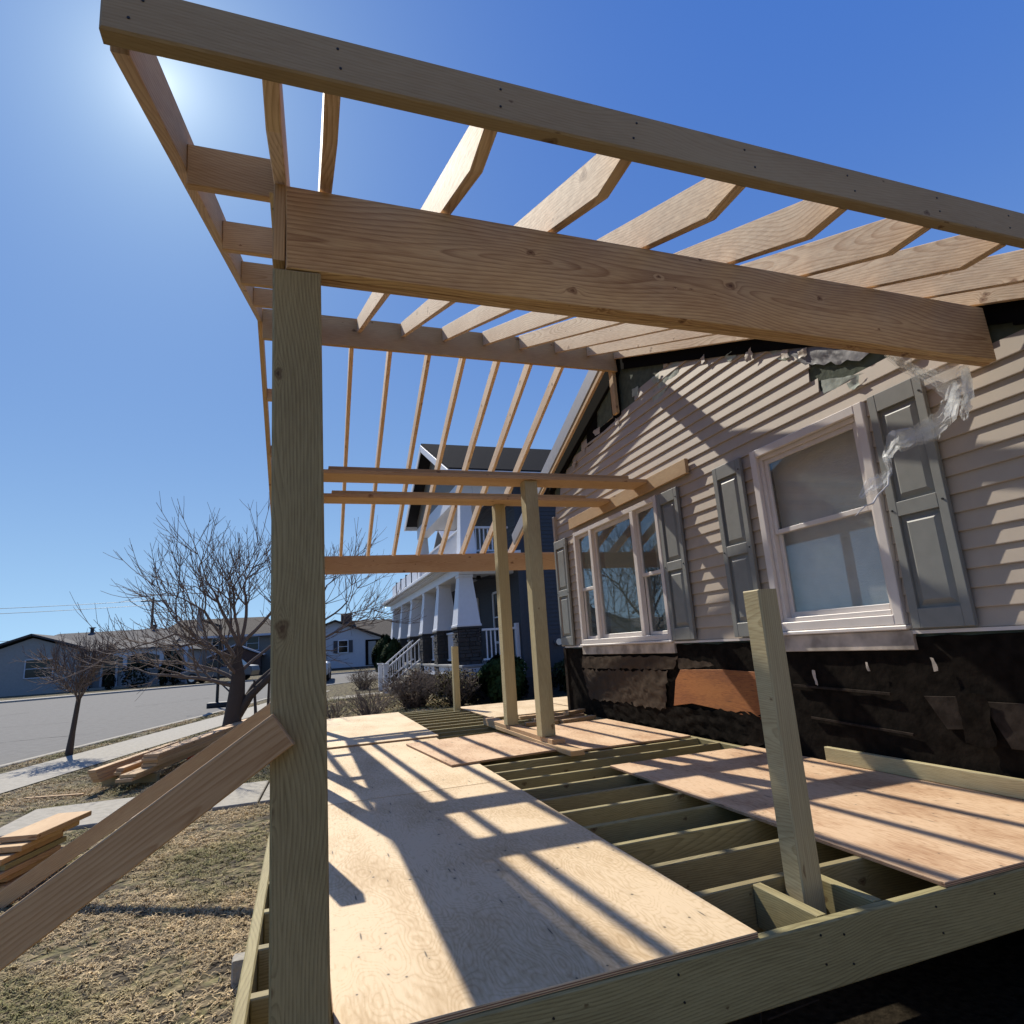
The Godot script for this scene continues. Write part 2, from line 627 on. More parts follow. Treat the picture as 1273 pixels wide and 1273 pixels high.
	le.cull_mode = BaseMaterial3D.CULL_DISABLED
	le.backlight_enabled = true
	le.backlight = Color(0.02, 0.025, 0.01)
	var gr := flat("blade", Color(1, 1, 1), 0.85)
	gr.cull_mode = BaseMaterial3D.CULL_DISABLED
	gr.backlight_enabled = true
	gr.backlight = Color(0.10, 0.09, 0.04)
	# the lawn: straw, olive and bare earth in patches
	var t := flat("turf", Color(1, 1, 1), 0.95)
	t.albedo_texture = noise_tex(0.012, 31, [[0.2, 0.42, 0.6, 0.8], [lin(0.075, 0.055, 0.030), lin(0.15, 0.115, 0.062), lin(0.125, 0.112, 0.042), lin(0.24, 0.185, 0.10)]], 5, 1024)
	t.uv1_triplanar = true
	t.uv1_world_triplanar = true
	t.uv1_scale = Vector3.ONE * 0.31
	t.detail_enabled = true
	t.detail_uv_layer = BaseMaterial3D.DETAIL_UV_1
	t.detail_blend_mode = BaseMaterial3D.BLEND_MODE_MUL
	t.detail_albedo = noise_tex(0.035, 32, [[0.2, 0.6], [Color(0.55, 0.53, 0.5), Color(1, 1, 1)]], 4, 512)
	t.normal_enabled = true
	t.normal_texture = noise_tex(0.05, 33, [], 5, 512, true, 10.0)
	t.normal_scale = 1.0


# ------------------------------------------------------------------ the ground
func rise(x: float, z: float) -> float:      # the land climbs a little beyond the street
	return 0.30 * smoothstep(-20.0, -42.0, z)

func sheet_on_ground(poly: PackedVector2Array, lift: float, step := 0.0) -> Builder:
	# a thin sheet that follows the rise of the land; poly in (x, z), cut into strips along z
	var b := plain()
	b.uvs = Vector2.ONE
	var lo := 1e9
	var hi := -1e9
	for p in poly:
		lo = minf(lo, p.y)
		hi = maxf(hi, p.y)
	var cuts := [lo]
	if step > 0.0:
		var z := ceilf(lo / step) * step
		while z < hi:
			if z > lo + 0.01:
				cuts.append(z)
			z += step
	cuts.append(hi)
	for i in cuts.size() - 1:
		var band := PackedVector2Array([Vector2(-900, cuts[i]), Vector2(900, cuts[i]), Vector2(900, cuts[i + 1]), Vector2(-900, cuts[i + 1])])
		for piece in Geometry2D.intersect_polygons(poly, band):
			var idx := Geometry2D.triangulate_polygon(piece)
			for k in range(0, idx.size(), 3):
				var q := []
				for e in 3:
					var s: Vector2 = piece[idx[k + e]]
					q.append(Vector3(s.x, rise(s.x, s.y) + lift, s.y))
				b.tri(q[0], q[1], q[2], Vector3.UP, Vector2(q[0].x, q[0].z), Vector2(q[1].x, q[1].z), Vector2(q[2].x, q[2].z))
	return b

var street := Vector2(0.2654, -0.9641)       # the way the near kerb runs, in (x, z)
var across := Vector2(0.9641, 0.2654)

func kerb_at(z: float, off := 0.0) -> Vector2:   # a point on the near kerb line, moved towards the house by off
	var k := (z + 12.89) / street.y
	return Vector2(-4.77, -12.89) + street * k + across * off

func ground():
	var b := plain()
	b.uvs = Vector2.ONE
	var xs := [-700.0, -200.0, -60.0, -20.0, -8.0, 0.0, 8.0, 20.0, 60.0, 200.0, 700.0]
	var zs := [60.0, 8.0, 0.0, -8.0, -14.0, -20.0, -23.0, -26.0, -29.0, -32.0, -35.0, -38.0, -42.0, -60.0, -120.0, -300.0, -900.0]
	for i in zs.size() - 1:
		for j in xs.size() - 1:
			var q := []
			for p in [[j, i], [j + 1, i], [j + 1, i + 1], [j, i + 1]]:
				q.append(Vector3(xs[p[0]], rise(xs[p[0]], zs[p[1]]), zs[p[1]]))
			b.quad(q[0], q[1], q[2], q[3], Vector3.UP, Vector2(q[0].x, q[0].z), Vector2(q[1].x, q[1].z), Vector2(q[2].x, q[2].z), Vector2(q[3].x, q[3].z))
	setting("ground", b, M.turf, "patchy dead lawn and yards on both sides of the street")
	# the street: near kerb runs away to the right, the far kerb runs across in front of the bungalow
	var n0 := kerb_at(10.0)
	var n1 := kerb_at(-27.0)
	var road := PackedVector2Array([n0, n1, Vector2(1.0, -30.5), Vector2(4.0, -33.0), Vector2(12.0, -34.5), Vector2(60.0, -35.5), Vector2(60.0, -46.0), Vector2(4.0, -42.5), Vector2(-3.5, -40.2), Vector2(-13.2, -36.6), Vector2(-40.0, -30.0), Vector2(-40.0, 10.0)])
	setting("road", sheet_on_ground(road, 0.006, 3.0), M.asphalt, "worn grey asphalt street in front of the houses")
	for c in [[Vector2(-7.2, -17.2), Vector2(0.9, -0.25), 9], [Vector2(-9.5, -22.5), Vector2(1.0, 0.15), 12], [Vector2(-6.0, -27.0), Vector2(0.8, -0.5), 10], [Vector2(-12.0, -26.0), Vector2(0.6, -0.7), 12]]:
		var ck := plain()
		var p: Vector2 = c[0]
		var dd: Vector2 = c[1]
		for k in int(c[2]):
			var q := p + (dd + Vector2(rng.randf_range(-0.4, 0.4), rng.randf_range(-0.4, 0.4))).normalized() * 0.28
			var nrm := (q - p).orthogonal().normalized() * rng.randf_range(0.008, 0.022)
			var yy := 0.010
			ck.quad(Vector3(p.x + nrm.x, rise(p.x, p.y) + yy, p.y + nrm.y), Vector3(q.x + nrm.x, rise(q.x, q.y) + yy, q.y + nrm.y), Vector3(q.x - nrm.x, rise(q.x, q.y) + yy, q.y - nrm.y), Vector3(p.x - nrm.x, rise(p.x, p.y) + yy, p.y - nrm.y), Vector3.UP, Vector2.ZERO, Vector2.ZERO, Vector2.ZERO, Vector2.ZERO)
			p = q
		setting("road_crack", ck, M.tyre, "dark crack in the grey street")
	var side := PackedVector2Array([kerb_at(10.0, 0.62), kerb_at(-27.5, 0.62), kerb_at(-27.5, 1.85), kerb_at(10.0, 1.85)])
	setting("sidewalk", sheet_on_ground(side, 0.012, 3.0), M.concrete, "pale concrete sidewalk along the near kerb")
	var far := PackedVector2Array([Vector2(-40.0, -31.6), Vector2(-13.4, -38.2), Vector2(-3.6, -41.7), Vector2(4.0, -44.0), Vector2(60.0, -47.6), Vector2(60.0, -49.2), Vector2(4.0, -45.4), Vector2(-3.8, -43.0), Vector2(-13.7, -39.5), Vector2(-40.0, -32.9)])
	setting("far_sidewalk", sheet_on_ground(far, 0.012, 3.0), M.concrete, "far sidewalk in front of the bungalow")
	# kerbs
	for i in 2:
		var kb := plain()
		var line := [kerb_at(10.0), kerb_at(-10.0), kerb_at(-20.0), kerb_at(-23.5), n1, Vector2(1.0, -30.5), Vector2(4.0, -33.0), Vector2(12.0, -34.5), Vector2(60, -35.5)] if i == 0 else [Vector2(-40.0, -30.0), Vector2(-13.2, -36.6), Vector2(-3.5, -40.2), Vector2(4.0, -42.5), Vector2(60.0, -46.0)]
		for k in line.size() - 1:
			var p: Vector2 = line[k]
			var q: Vector2 = line[k + 1]
			var P := Vector3(p.x, rise(p.x, p.y) - (0.06 if i == 0 else 0.0), p.y)
			var Q := Vector3(q.x, rise(q.x, q.y) - (0.06 if i == 0 else 0.0), q.y)
			kb.board(P, Q, Vector3.UP, 0.17, 0.16, 0.015)
		setting("kerb", kb, M.concrete, "concrete kerb of the street" if i == 0 else "far concrete kerb of the street")
	# front walk of the house and the neighbour's walk
	var walk := plain()
	for r in [[-2.78, -1.62], [-1.6, -0.42], [-0.4, 0.6]]:
		walk.slab(PackedVector2Array([Vector2(r[0], -0.58), Vector2(r[1], -0.58), Vector2(r[1], 0.58), Vector2(r[0], 0.58)]), Vector3(0, 0.0, -7.86), Vector3(1, 0, 0), Vector3(0.045, 0, -1).normalized(), 0.06, 0.008)
	setting("front_walk", walk, M.concrete, "concrete front walk of three slabs crossing the lawn")
	setting("neighbor_walk", sheet_on_ground(PackedVector2Array([Vector2(-0.6, -21.6), Vector2(3.2, -22.8), Vector2(3.2, -24.0), Vector2(-0.9, -22.8)]), 0.014, 0.0), M.concrete, "thin concrete walk to the neighbor's steps")
	# bare earth round and under the porch
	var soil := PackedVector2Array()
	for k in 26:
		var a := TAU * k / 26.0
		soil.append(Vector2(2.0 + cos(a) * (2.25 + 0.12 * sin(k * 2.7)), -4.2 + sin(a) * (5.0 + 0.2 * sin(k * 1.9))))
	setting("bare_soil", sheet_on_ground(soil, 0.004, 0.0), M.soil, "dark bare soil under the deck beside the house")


# ------------------------------------------------------------------ the sided house
func roof_under(z: float) -> float:
	return 3.08 - SL * absf(z + 5.54)

func house():
	var H := thing("siding_house", "beige vinyl sided house with grey shutters and black felt stripped base", "house", Vector3(3.33, 0, -4.3))
	var X := 3.352
	# the wall behind the siding, cut round the two windows
	var big := [-3.70, -2.66, -0.03, 1.36]      # z0 z1 y0 y1 of the openings
	var tri := [-7.09, -5.08, -0.05, 1.37]
	var zz := [-7.66, tri[0], -5.54, tri[1], big[0], big[1], -1.0]
	for i in zz.size() - 1:
		var a: float = zz[i]
		var c: float = zz[i + 1]
		var hole := []
		if is_equal_approx(a, tri[0]) or is_equal_approx(a, -5.54):
			hole = tri
		elif is_equal_approx(a, big[0]):
			hole = big
		var lower := plain()
		var top := [Vector2(a, roof_under(a) + 0.14), Vector2(c, roof_under(c) + 0.14)]
		if hole:
			lower.slab(PackedVector2Array([Vector2(a, -E - 0.2), Vector2(c, -E - 0.2), Vector2(c, hole[2]), Vector2(a, hole[2])]), Vector3(X + 0.06, E, 0), Vector3(0, 0, 1), Vector3(0, 1, 0), 0.12)
			var upper := plain()
			upper.slab(PackedVector2Array([Vector2(a, hole[3]), Vector2(c, hole[3]), top[1], top[0]]), Vector3(X + 0.06, E, 0), Vector3(0, 0, 1), Vector3(0, 1, 0), 0.12)
			put("wall", upper, M.sheathing, H)
		else:
			lower.slab(PackedVector2Array([Vector2(a, -E - 0.2), Vector2(c, -E - 0.2), top[1], top[0]]), Vector3(X + 0.06, E, 0), Vector3(0, 0, 1), Vector3(0, 1, 0), 0.12)
		put("wall", lower, M.sheathing, H)
	# other walls and the roof over them
	var sw := plain()
	sw.box(at(3.48, -1.6, -7.66), at(9.5, 1.75, -7.54))
	put("side_wall", sw, M.siding, H)
	sw = plain()
	sw.box(at(3.48, -1.6, -1.12), at(9.5, 1.0, -1.0))
	put("side_wall", sw, M.siding, H)
	for s in [-1.0, 1.0]:
		var rf := plain()
		var far_z: float = -5.54 + s * (4.8 if s > 0 else 2.75)
		var A := at(3.40, 3.08 + 0.17, -5.54)
		var B := at(3.40, roof_under(far_z) + 0.17, far_z)
		rf.face(A, at(9.8, 3.08 + 0.17, -5.54), at(9.8, roof_under(far_z) + 0.17, far_z), B)
		rf.board((A + B) / 2 + Vector3(0, 0.05, 0), (A + B) / 2 + Vector3(6.4, 0.05, 0), B - A, A.distance_to(B), 0.05)
		put("roof", rf, M.shingle, H)
	# siding, course by course
	var edge := [Vector2(-7.66, 1.80), Vector2(-7.31, 2.10), Vector2(-6.73, 2.36), Vector2(-6.13, 2.50), Vector2(-5.88, 2.50), Vector2(-5.42, 2.38), Vector2(-5.25, 2.55), Vector2(-4.63, 2.58), Vector2(-4.37, 2.53), Vector2(-3.79, 2.27), Vector2(-3.31, 2.07), Vector2(-3.02, 1.90), Vector2(-2.97, 1.53), Vector2(-2.2, 1.53), Vector2(-1.9, 1.36), Vector2(-1.0, 0.99)]
	var outline := PackedVector2Array([Vector2(-7.66, -0.065), Vector2(-7.66, 1.8)])
	for e in edge.slice(1):
		outline.append(e)
	outline.append(Vector2(-1.0, -0.065))
	var pitch := 0.1016
	var y := -0.065
	var k := 0
	while y < 2.6:
		var y1 := y + pitch
		var band := PackedVector2Array([Vector2(-9, y), Vector2(0, y), Vector2(0, y + pitch * 0.5), Vector2(-9, y + pitch * 0.5)])
		for piece in Geometry2D.intersect_polygons(outline, band):
			var lo := 1e9
			var hi := -1e9
			for p in piece:
				lo = minf(lo, p.x)
				hi = maxf(hi, p.x)
			if hi - lo < 0.06:
				continue
			if y > 1.6:      # torn ends
				lo += rng.randf_range(-0.05, 0.03)
				hi += rng.randf_range(-0.06, 0.05)
			var runs := [[lo, hi]]
			for w in [[tri[0] - 0.005, tri[1] + 0.005, tri[2], tri[3]], [big[0] - 0.005, big[1] + 0.005, big[2], big[3]]]:
				if y1 > w[2] + 0.02 and y < w[3] - 0.02:
					var next := []
					for r in runs:
						if r[0] < w[0]:
							next.append([r[0], minf(r[1], w[0])])
						if r[1] > w[1]:
							next.append([maxf(r[0], w[1]), r[1]])
					runs = next
			for r in runs:
				if r[1] - r[0] > 0.05:
					siding_board(H, r[0], r[1], y, pitch, k)
		y = y1
		k += 1
	# starter lip under the lowest course and the corner post
	var lip := plain()
	lip.box(at(3.318, -0.085, -7.66), at(3.348, -0.066, -1.0))
	put("starter_strip", lip, M.trim, H)
	var cp := plain()
	cp.box(at(3.30, -0.065, -7.72), at(3.35, 1.72, -7.662), 0.004)
	put("corner_post", cp, M.siding, H)
	var cb := plain()
	cb.box(at(3.315, -1.45, -7.72), at(3.35, -0.09, -7.64), 0.004)
	put("corner_board", cb, M.old_board, H)
	# torn top: pale paper, film and black strips for the dark gap between siding and rafters
	torn_sheet(H, "paper", M.pale_paper, [Vector2(-4.95, 2.42), Vector2(-4.42, 2.60), Vector2(-4.50, 2.40), Vector2(-4.98, 2.28)], 3.341, 0.006)
	torn_sheet(H, "paper", M.pale_paper, [Vector2(-3.35, 2.12), Vector2(-2.96, 1.95), Vector2(-2.99, 1.78), Vector2(-3.33, 1.99)], 3.341, 0.006)
	torn_sheet(H, "film", M.grey_film, [Vector2(-3.22, 2.02), Vector2(-2.42, 1.68), Vector2(-2.62, 1.62), Vector2(-3.05, 1.80)], 3.337, 0.012)
	torn_sheet(H, "paper", M.pale_paper, [Vector2(-2.95, 1.64), Vector2(-2.70, 1.56), Vector2(-2.62, 1.545), Vector2(-2.95, 1.535)], 3.343, 0.004)
	torn_sheet(H, "sheathing_scrap", M.sheathing, [Vector2(-6.12, 2.78), Vector2(-5.78, 2.90), Vector2(-5.80, 2.48), Vector2(-6.18, 2.46)], 3.330, 0.004)
	torn_sheet(H, "paper", M.pale_paper, [Vector2(-5.32, 2.62), Vector2(-5.20, 2.60), Vector2(-5.22, 2.50), Vector2(-5.34, 2.54)], 3.338, 0.006)
	var zt := -5.50
	while zt < -1.3:      # short black strips stand in for the dark gap along the last rafter
		var ze := minf(zt + rng.randf_range(0.5, 0.9), -1.2)
		var f := plain()
		f.slab(PackedVector2Array([Vector2(zt, roof_under(zt) - 0.11 - rng.randf() * 0.02), Vector2(ze + 0.01, roof_under(ze) - 0.10 - rng.randf() * 0.03), Vector2(ze + 0.01, roof_under(ze) + 0.12), Vector2(zt, roof_under(zt) + 0.12)]), Vector3(3.333 - rng.randf() * 0.004, E, 0), Vector3(0, 0, 1), Vector3(0, 1, 0), 0.02)
		put("dark_gap_strip", f, M.black, H)
		zt = ze
	var fr := plain()
	fr.slab(PackedVector2Array([Vector2(-7.75, roof_under(-7.75) - 0.12), Vector2(-5.55, 3.02 - 0.10), Vector2(-5.55, 3.08 + 0.1), Vector2(-7.75, roof_under(-7.75) + 0.1)]), Vector3(3.325, E, 0), Vector3(0, 0, 1), Vector3(0, 1, 0), 0.04)
	put("dark_gap_strip", fr, M.black, H)  # rear black strip, also standing in for the dark gap
	var hole := plain()
	hole.slab(PackedVector2Array([Vector2(-6.5, 2.36), Vector2(-5.62, 2.44), Vector2(-5.60, 3.02), Vector2(-6.5, 2.66)]), Vector3(3.342, E, 0), Vector3(0, 0, 1), Vector3(0, 1, 0), 0.012)
	put("dark_opening_plate", hole, M.black, H)  # flat black plate stands in for the dark hole behind the stud
	plank("stud", H, at(3.27, 2.44, -5.60), at(3.27, 3.0, -5.60), Vector3(0, 0, 1), 0.09, 0.04, M.spf)
	for q in [[-6.9, 2.30], [-6.6, 2.40], [-6.2, 2.50], [-5.7, 2.45], [-4.85, 2.57], [-4.1, 2.42], [-3.75, 2.27], [-3.55, 2.17], [-3.2, 2.02], [-3.05, 1.94], [-2.7, 1.55], [-2.35, 1.54]]:
		var wz := rng.randf_range(0.04, 0.10)
		torn_sheet(H, "torn_scrap", M.siding if rng.randf() < 0.8 else M.pale_paper, [Vector2(q[0] - wz, q[1] - rng.randf_range(0.0, 0.03)), Vector2(q[0] + wz, q[1] - rng.randf_range(0.0, 0.03)), Vector2(q[0] + wz * 0.7, q[1] - 0.09), Vector2(q[0] - wz * 0.6, q[1] - 0.08)], 3.333 - rng.randf() * 0.012, 0.012, 5, 7)
	# windows
	big_window(H, big)
	triple_window(H, tri)
	shutter(H, -2.605, -2.255, 0.0)
	shutter(H, -4.155, -3.805, 0.0)
	shutter(H, -5.045, -4.70, 0.0)
	shutter(H, -7.72, -7.33, 0.0)
	# the stripped base: felt, boards, bare plywood
	torn_sheet(H, "felt_sheet", M.felt, [Vector2(-7.64, -0.10), Vector2(-1.0, -0.10), Vector2(-1.0, -1.42), Vector2(-7.64, -1.42)], 3.338, 0.010, 26, 60)
	torn_sheet(H, "felt_sheet", M.felt_brown, [Vector2(-7.12, -0.20), Vector2(-5.02, -0.20), Vector2(-5.12, -0.33), Vector2(-7.2, -0.34)], 3.318, 0.012, 6, 30)
	torn_sheet(H, "felt_sheet", M.felt_brown, [Vector2(-7.15, -0.36), Vector2(-5.22, -0.34), Vector2(-5.34, -0.70), Vector2(-7.0, -0.70)], 3.314, 0.018, 14, 40)
	torn_sheet(H, "felt_sheet", M.felt_brown, [Vector2(-5.05, -0.22), Vector2(-4.55, -0.26), Vector2(-4.5, -0.29), Vector2(-5.05, -0.32)], 3.322, 0.008, 4, 14)
	torn_sheet(H, "felt_sheet", M.felt, [Vector2(-7.0, -0.70), Vector2(-4.0, -0.64), Vector2(-3.9, -0.88), Vector2(-7.0, -0.90)], 3.324, 0.018, 10, 50)
	var op := wood()
	op.slab(PackedVector2Array([Vector2(-5.20, -0.66), Vector2(-4.9, -0.62), Vector2(-4.5, -0.645), Vector2(-3.86, -0.69), Vector2(-3.84, -0.33), Vector2(-4.4, -0.315), Vector2(-5.02, -0.325), Vector2(-5.12, -0.42)]), Vector3(3.326, E, 0), Vector3(0, 0, 1), Vector3(0, 1, 0), 0.012, 0.002)
	put("bare_plywood", op, M.ply_orange, H)
	for r in [[-2.64, -2.36, -0.60, -0.42], [-2.33, -1.2, -0.66, -0.43]]:
		var ob := plain()
		ob.slab(PackedVector2Array([Vector2(r[0] + 0.10, r[2]), Vector2(r[1], r[2] + 0.02), Vector2(r[1] - 0.02, r[3]), Vector2(r[0], r[3] - 0.01)]), Vector3(3.324, E, 0), Vector3(0, 0, 1), Vector3(0, 1, 0), 0.014, 0.002)
		put("bare_board", ob, M.old_board, H)
	torn_sheet(H, "felt_flap", M.felt, [Vector2(-2.45, -0.40), Vector2(-2.28, -0.40), Vector2(-2.30, -0.66), Vector2(-2.44, -0.66)], 3.306, 0.010, 8, 8)
	for r in [[-3.42, -0.30, 0.10], [-2.98, -0.25, 0.05], [-2.55, -0.22, 0.07], [-2.05, -0.24, 0.09]]:
		torn_sheet(H, "paper_scrap", M.old_white, [Vector2(r[0], r[1]), Vector2(r[0] + 0.022, r[1]), Vector2(r[0] + 0.03, r[1] - r[2]), Vector2(r[0] + 0.01, r[1] - r[2])], 3.312, 0.006, 4, 4)
	var st := wood()
	st.board(at(3.318, -0.41, -3.62), at(3.318, -0.43, -2.85), Vector3(0, 1, 0), 0.016, 0.012, 0.001)
	put("thin_lath", st, M.old_board, H)
	var st2 := wood()
	st2.board(at(3.318, -0.62, -3.5), at(3.318, -0.65, -2.75), Vector3(0, 1, 0), 0.014, 0.012, 0.001)
	put("thin_lath", st2, M.old_board, H)


func siding_board(H: Node, z0: float, z1: float, y: float, pitch: float, k: int):
	var b := plain()
	var t := rng.randf_range(0.97, 1.03)
	b.tint = Color(t, t, t)
	var X := 3.349
	var out := 0.0170
	# profile: leaning face, rounded butt, return
	var prof := [Vector2(X - 0.002, y + pitch + 0.004), Vector2(X - out + 0.001, y + 0.006), Vector2(X - out + 0.0015, y + 0.002), Vector2(X - out + 0.004, y), Vector2(X, y)]
	var wave := rng.randf_range(-0.001, 0.001)
	for i in prof.size() - 1:
		var p: Vector2 = prof[i]
		var q: Vector2 = prof[i + 1]
		b.face(at(p.x + wave, p.y, z0), at(p.x, p.y, z1), at(q.x, q.y, z1), at(q.x + wave, q.y, z0))
	for z in [z0, z1]:
		b.tri(at(prof[0].x, prof[0].y, z), at(prof[1].x, prof[1].y, z), at(prof[4].x, prof[4].y, z), Vector3(0, 0, -1 if z == z0 else 1), Vector2.ZERO, Vector2.ZERO, Vector2.ZERO)
	put("siding_board", b, M.siding, H)


func torn_sheet(H: Node, called: String, mat: Material, c: Array, x: float, crumple: float, rows := 8, cols := 14):
	# four corners in (z, y): left top, right top, right bottom, left bottom; wrinkled, with ragged edges
	var f := FastNoiseLite.new()
	f.seed = rng.randi() % 9999
	f.frequency = 3.0
	f.fractal_octaves = 3
	var b := plain()
	var grid := []
	for i in rows + 1:
		var line := []
		var tv := float(i) / rows
		for j in cols + 1:
			var tu := float(j) / cols
			var p: Vector2 = (c[0] as Vector2).lerp(c[1], tu).lerp((c[3] as Vector2).lerp(c[2], tu), tv)
			if i == 0 or i == rows:
				p.y += f.get_noise_2d(p.x * 4.0, i * 9.0) * crumple * 2.2
			if j == 0 or j == cols:
				p.x += f.get_noise_2d(j * 9.0, p.y * 4.0) * crumple * 2.2
			line.append(at(x - absf(f.get_noise_2d(p.x * 1.3 + 3.1, p.y * 2.2)) * crumple * 1.6, p.y, p.x))
		grid.append(line)
	b.sheet(grid)
	put(called, b, mat, H)


func rect_frame(b: Builder, x0: float, x1: float, z0: float, z1: float, y0: float, y1: float, w: float, ch := 0.003):
	# mitred look: stiles run through, rails butt between them
	b.box(at(x0, y0, z0), at(x1, y1, z0 + w), ch)
	b.box(at(x0, y0, z1 - w), at(x1, y1, z1), ch)
	b.box(at(x0, y0, z0 + w), at(x1, y0 + w, z1 - w), ch)
	b.box(at(x0, y1 - w, z0 + w), at(x1, y1, z1 - w), ch)

func pane(W: Node, x: float, z0: float, z1: float, y0: float, y1: float):
	var g := plain()
	g.box(at(x, y0, z0), at(x + 0.005, y1, z1))
	put("pane", g, M.glass, W)

func part_node(called: String, parent: Node, at_: Vector3) -> Node3D:
	var o := Node3D.new()
	o.name = called
	parent.add_child(o, true)
	o.position = at_ - origin_of(parent)
	return o

func room(W: Node, z0: float, z1: float, y0: float, y1: float, deep: float):
	var r := plain()
	var xb := 3.475 + deep
	r.face(at(xb, y0 - 0.3, z0 - 0.4), at(xb, y0 - 0.3, z1 + 0.4), at(xb, y1 + 0.3, z1 + 0.4), at(xb, y1 + 0.3, z0 - 0.4))
	r.face(at(3.475, y0 - 0.3, z0 - 0.4), at(3.475, y0 - 0.3, z1 + 0.4), at(xb, y0 - 0.3, z1 + 0.4), at(xb, y0 - 0.3, z0 - 0.4))
	r.face(at(3.475, y1 + 0.3, z0 - 0.4), at(3.475, y1 + 0.3, z1 + 0.4), at(xb, y1 + 0.3, z1 + 0.4), at(xb, y1 + 0.3, z0 - 0.4))
	for z in [z0 - 0.4, z1 + 0.4]:
		r.face(at(3.475, y0 - 0.3, z), at(xb, y0 - 0.3, z), at(xb, y1 + 0.3, z), at(3.475, y1 + 0.3, z))
	put("room_lining", r, M.room, W)

func big_window(H: Node, o: Array):
	var W := part_node("window", H, at(3.33, o[2], (o[0] + o[1]) / 2))
	var c := plain()
	rect_frame(c, 3.305, 3.36, o[0], o[1], o[2], o[3], 0.062, 0.005)
	put("casing", c, M.trim, W)
	var f := plain()
	rect_frame(f, 3.335, 3.40, o[0] + 0.0625, o[1] - 0.0625, o[2] + 0.0625, o[3] - 0.0625, 0.032, 0.004)
	put("frame", f, M.trim, W)
	var z0: float = o[0] + 0.095
	var z1: float = o[1] - 0.095
	var mid: float = 0.70
	var s1 := plain()
	rect_frame(s1, 3.352, 3.374, z0, z1, mid - 0.018, o[3] - 0.095, 0.034, 0.003)
	put("upper_sash", s1, M.trim, W)
	var s2 := plain()
	rect_frame(s2, 3.377, 3.399, z0, z1, o[2] + 0.095, mid + 0.018, 0.036, 0.003)
	put("lower_sash", s2, M.trim, W)
	pane(W, 3.361, z0 + 0.03, z1 - 0.03, mid + 0.012, o[3] - 0.125)
	pane(W, 3.386, z0 + 0.03, z1 - 0.03, o[2] + 0.127, mid - 0.014)
	var sill := plain()
	sill.box(at(3.288, o[2] - 0.03, o[0] - 0.02), at(3.36, o[2] - 0.002, o[1] + 0.02), 0.006)
	put("sill", sill, M.trim, W)
	var ap := plain()
	ap.box(at(3.312, o[2] - 0.145, o[0] - 0.01), at(3.345, o[2] - 0.032, o[1] + 0.03), 0.004)
	put("apron", ap, M.old_white, W)
	var bl := plain()
	var yb: float = o[2] + 0.05
	while yb < o[3] - 0.04:     # a closed slatted blind
		bl.box(at(3.468, yb, o[0] + 0.05), at(3.474, yb + 0.0235, o[1] - 0.05))
		yb += 0.024
	put("blind", bl, M.blind, W).set_meta("kind", "stuff")
	room(W, o[0], o[1], o[2], o[3], 0.5)

func triple_window(H: Node, o: Array):
	var W := part_node("window", H, at(3.33, o[2], (o[0] + o[1]) / 2))
	var c := plain()
	rect_frame(c, 3.302, 3.36, o[0], o[1], o[2], o[3], 0.055, 0.005)
	var m1: float = o[0] + 0.49
	var m2: float = o[1] - 0.50
	for m in [m1, m2]:
		c.box(at(3.302, o[2] + 0.055, m - 0.035), at(3.36, o[3] - 0.055, m + 0.035), 0.005)
	put("casing", c, M.trim, W)
	var spans := [[o[0] + 0.056, m1 - 0.036, true], [m1 + 0.036, m2 - 0.036, false], [m2 + 0.036, o[1] - 0.056, true]]
	for s in spans:
		var y0: float = o[2] + 0.056
		var y1: float = o[3] - 0.056
		if s[2]:
			var mid := 0.62
			var u := plain()
			rect_frame(u, 3.338, 3.358, s[0], s[1], mid - 0.016, y1, 0.035, 0.003)
			put("upper_sash", u, M.trim, W)
			var l := plain()
			rect_frame(l, 3.361, 3.381, s[0], s[1], y0, mid + 0.016, 0.035, 0.003)
			put("lower_sash", l, M.trim, W)
			pane(W, 3.346, s[0] + 0.03, s[1] - 0.03, mid + 0.012, y1 - 0.03)
			pane(W, 3.369, s[0] + 0.03, s[1] - 0.03, y0 + 0.03, mid - 0.012)
		else:
			var f := plain()
			rect_frame(f, 3.340, 3.372, s[0], s[1], y0, y1, 0.045, 0.004)
			put("fixed_sash", f, M.trim, W)
			pane(W, 3.352, s[0] + 0.04, s[1] - 0.04, y0 + 0.04, y1 - 0.04)
	var sill := plain()
	sill.box(at(3.286, o[2] - 0.025, o[0] - 0.02), at(3.36, o[2] - 0.002, o[1] + 0.02), 0.006)
	put("sill", sill, M.trim, W)
	var ap := plain()
	ap.box(at(3.312, o[2] - 0.125, o[0] - 0.02), at(3.345, o[2] - 0.027, o[1] + 0.02), 0.004)
	put("apron", ap, M.old_white, W)
	for r in [[o[0] + 0.03, o[0] + 0.42], [o[1] - 0.44, o[1] - 0.05]]:
		var cu := plain()
		var rows := []
		for i in 2:
			var line := []
			for j in 41:
				var t := j / 40.0
				line.append(at(3.52 + 0.022 * sin(t * 38.0), lerpf(o[2], o[3], i), lerpf(r[0], r[1], t)))
			rows.append(line)
		cu.sheet(rows)
		put("curtain", cu, M.curtain, W)
	room(W, o[0], o[1], o[2], o[3], 1.6)

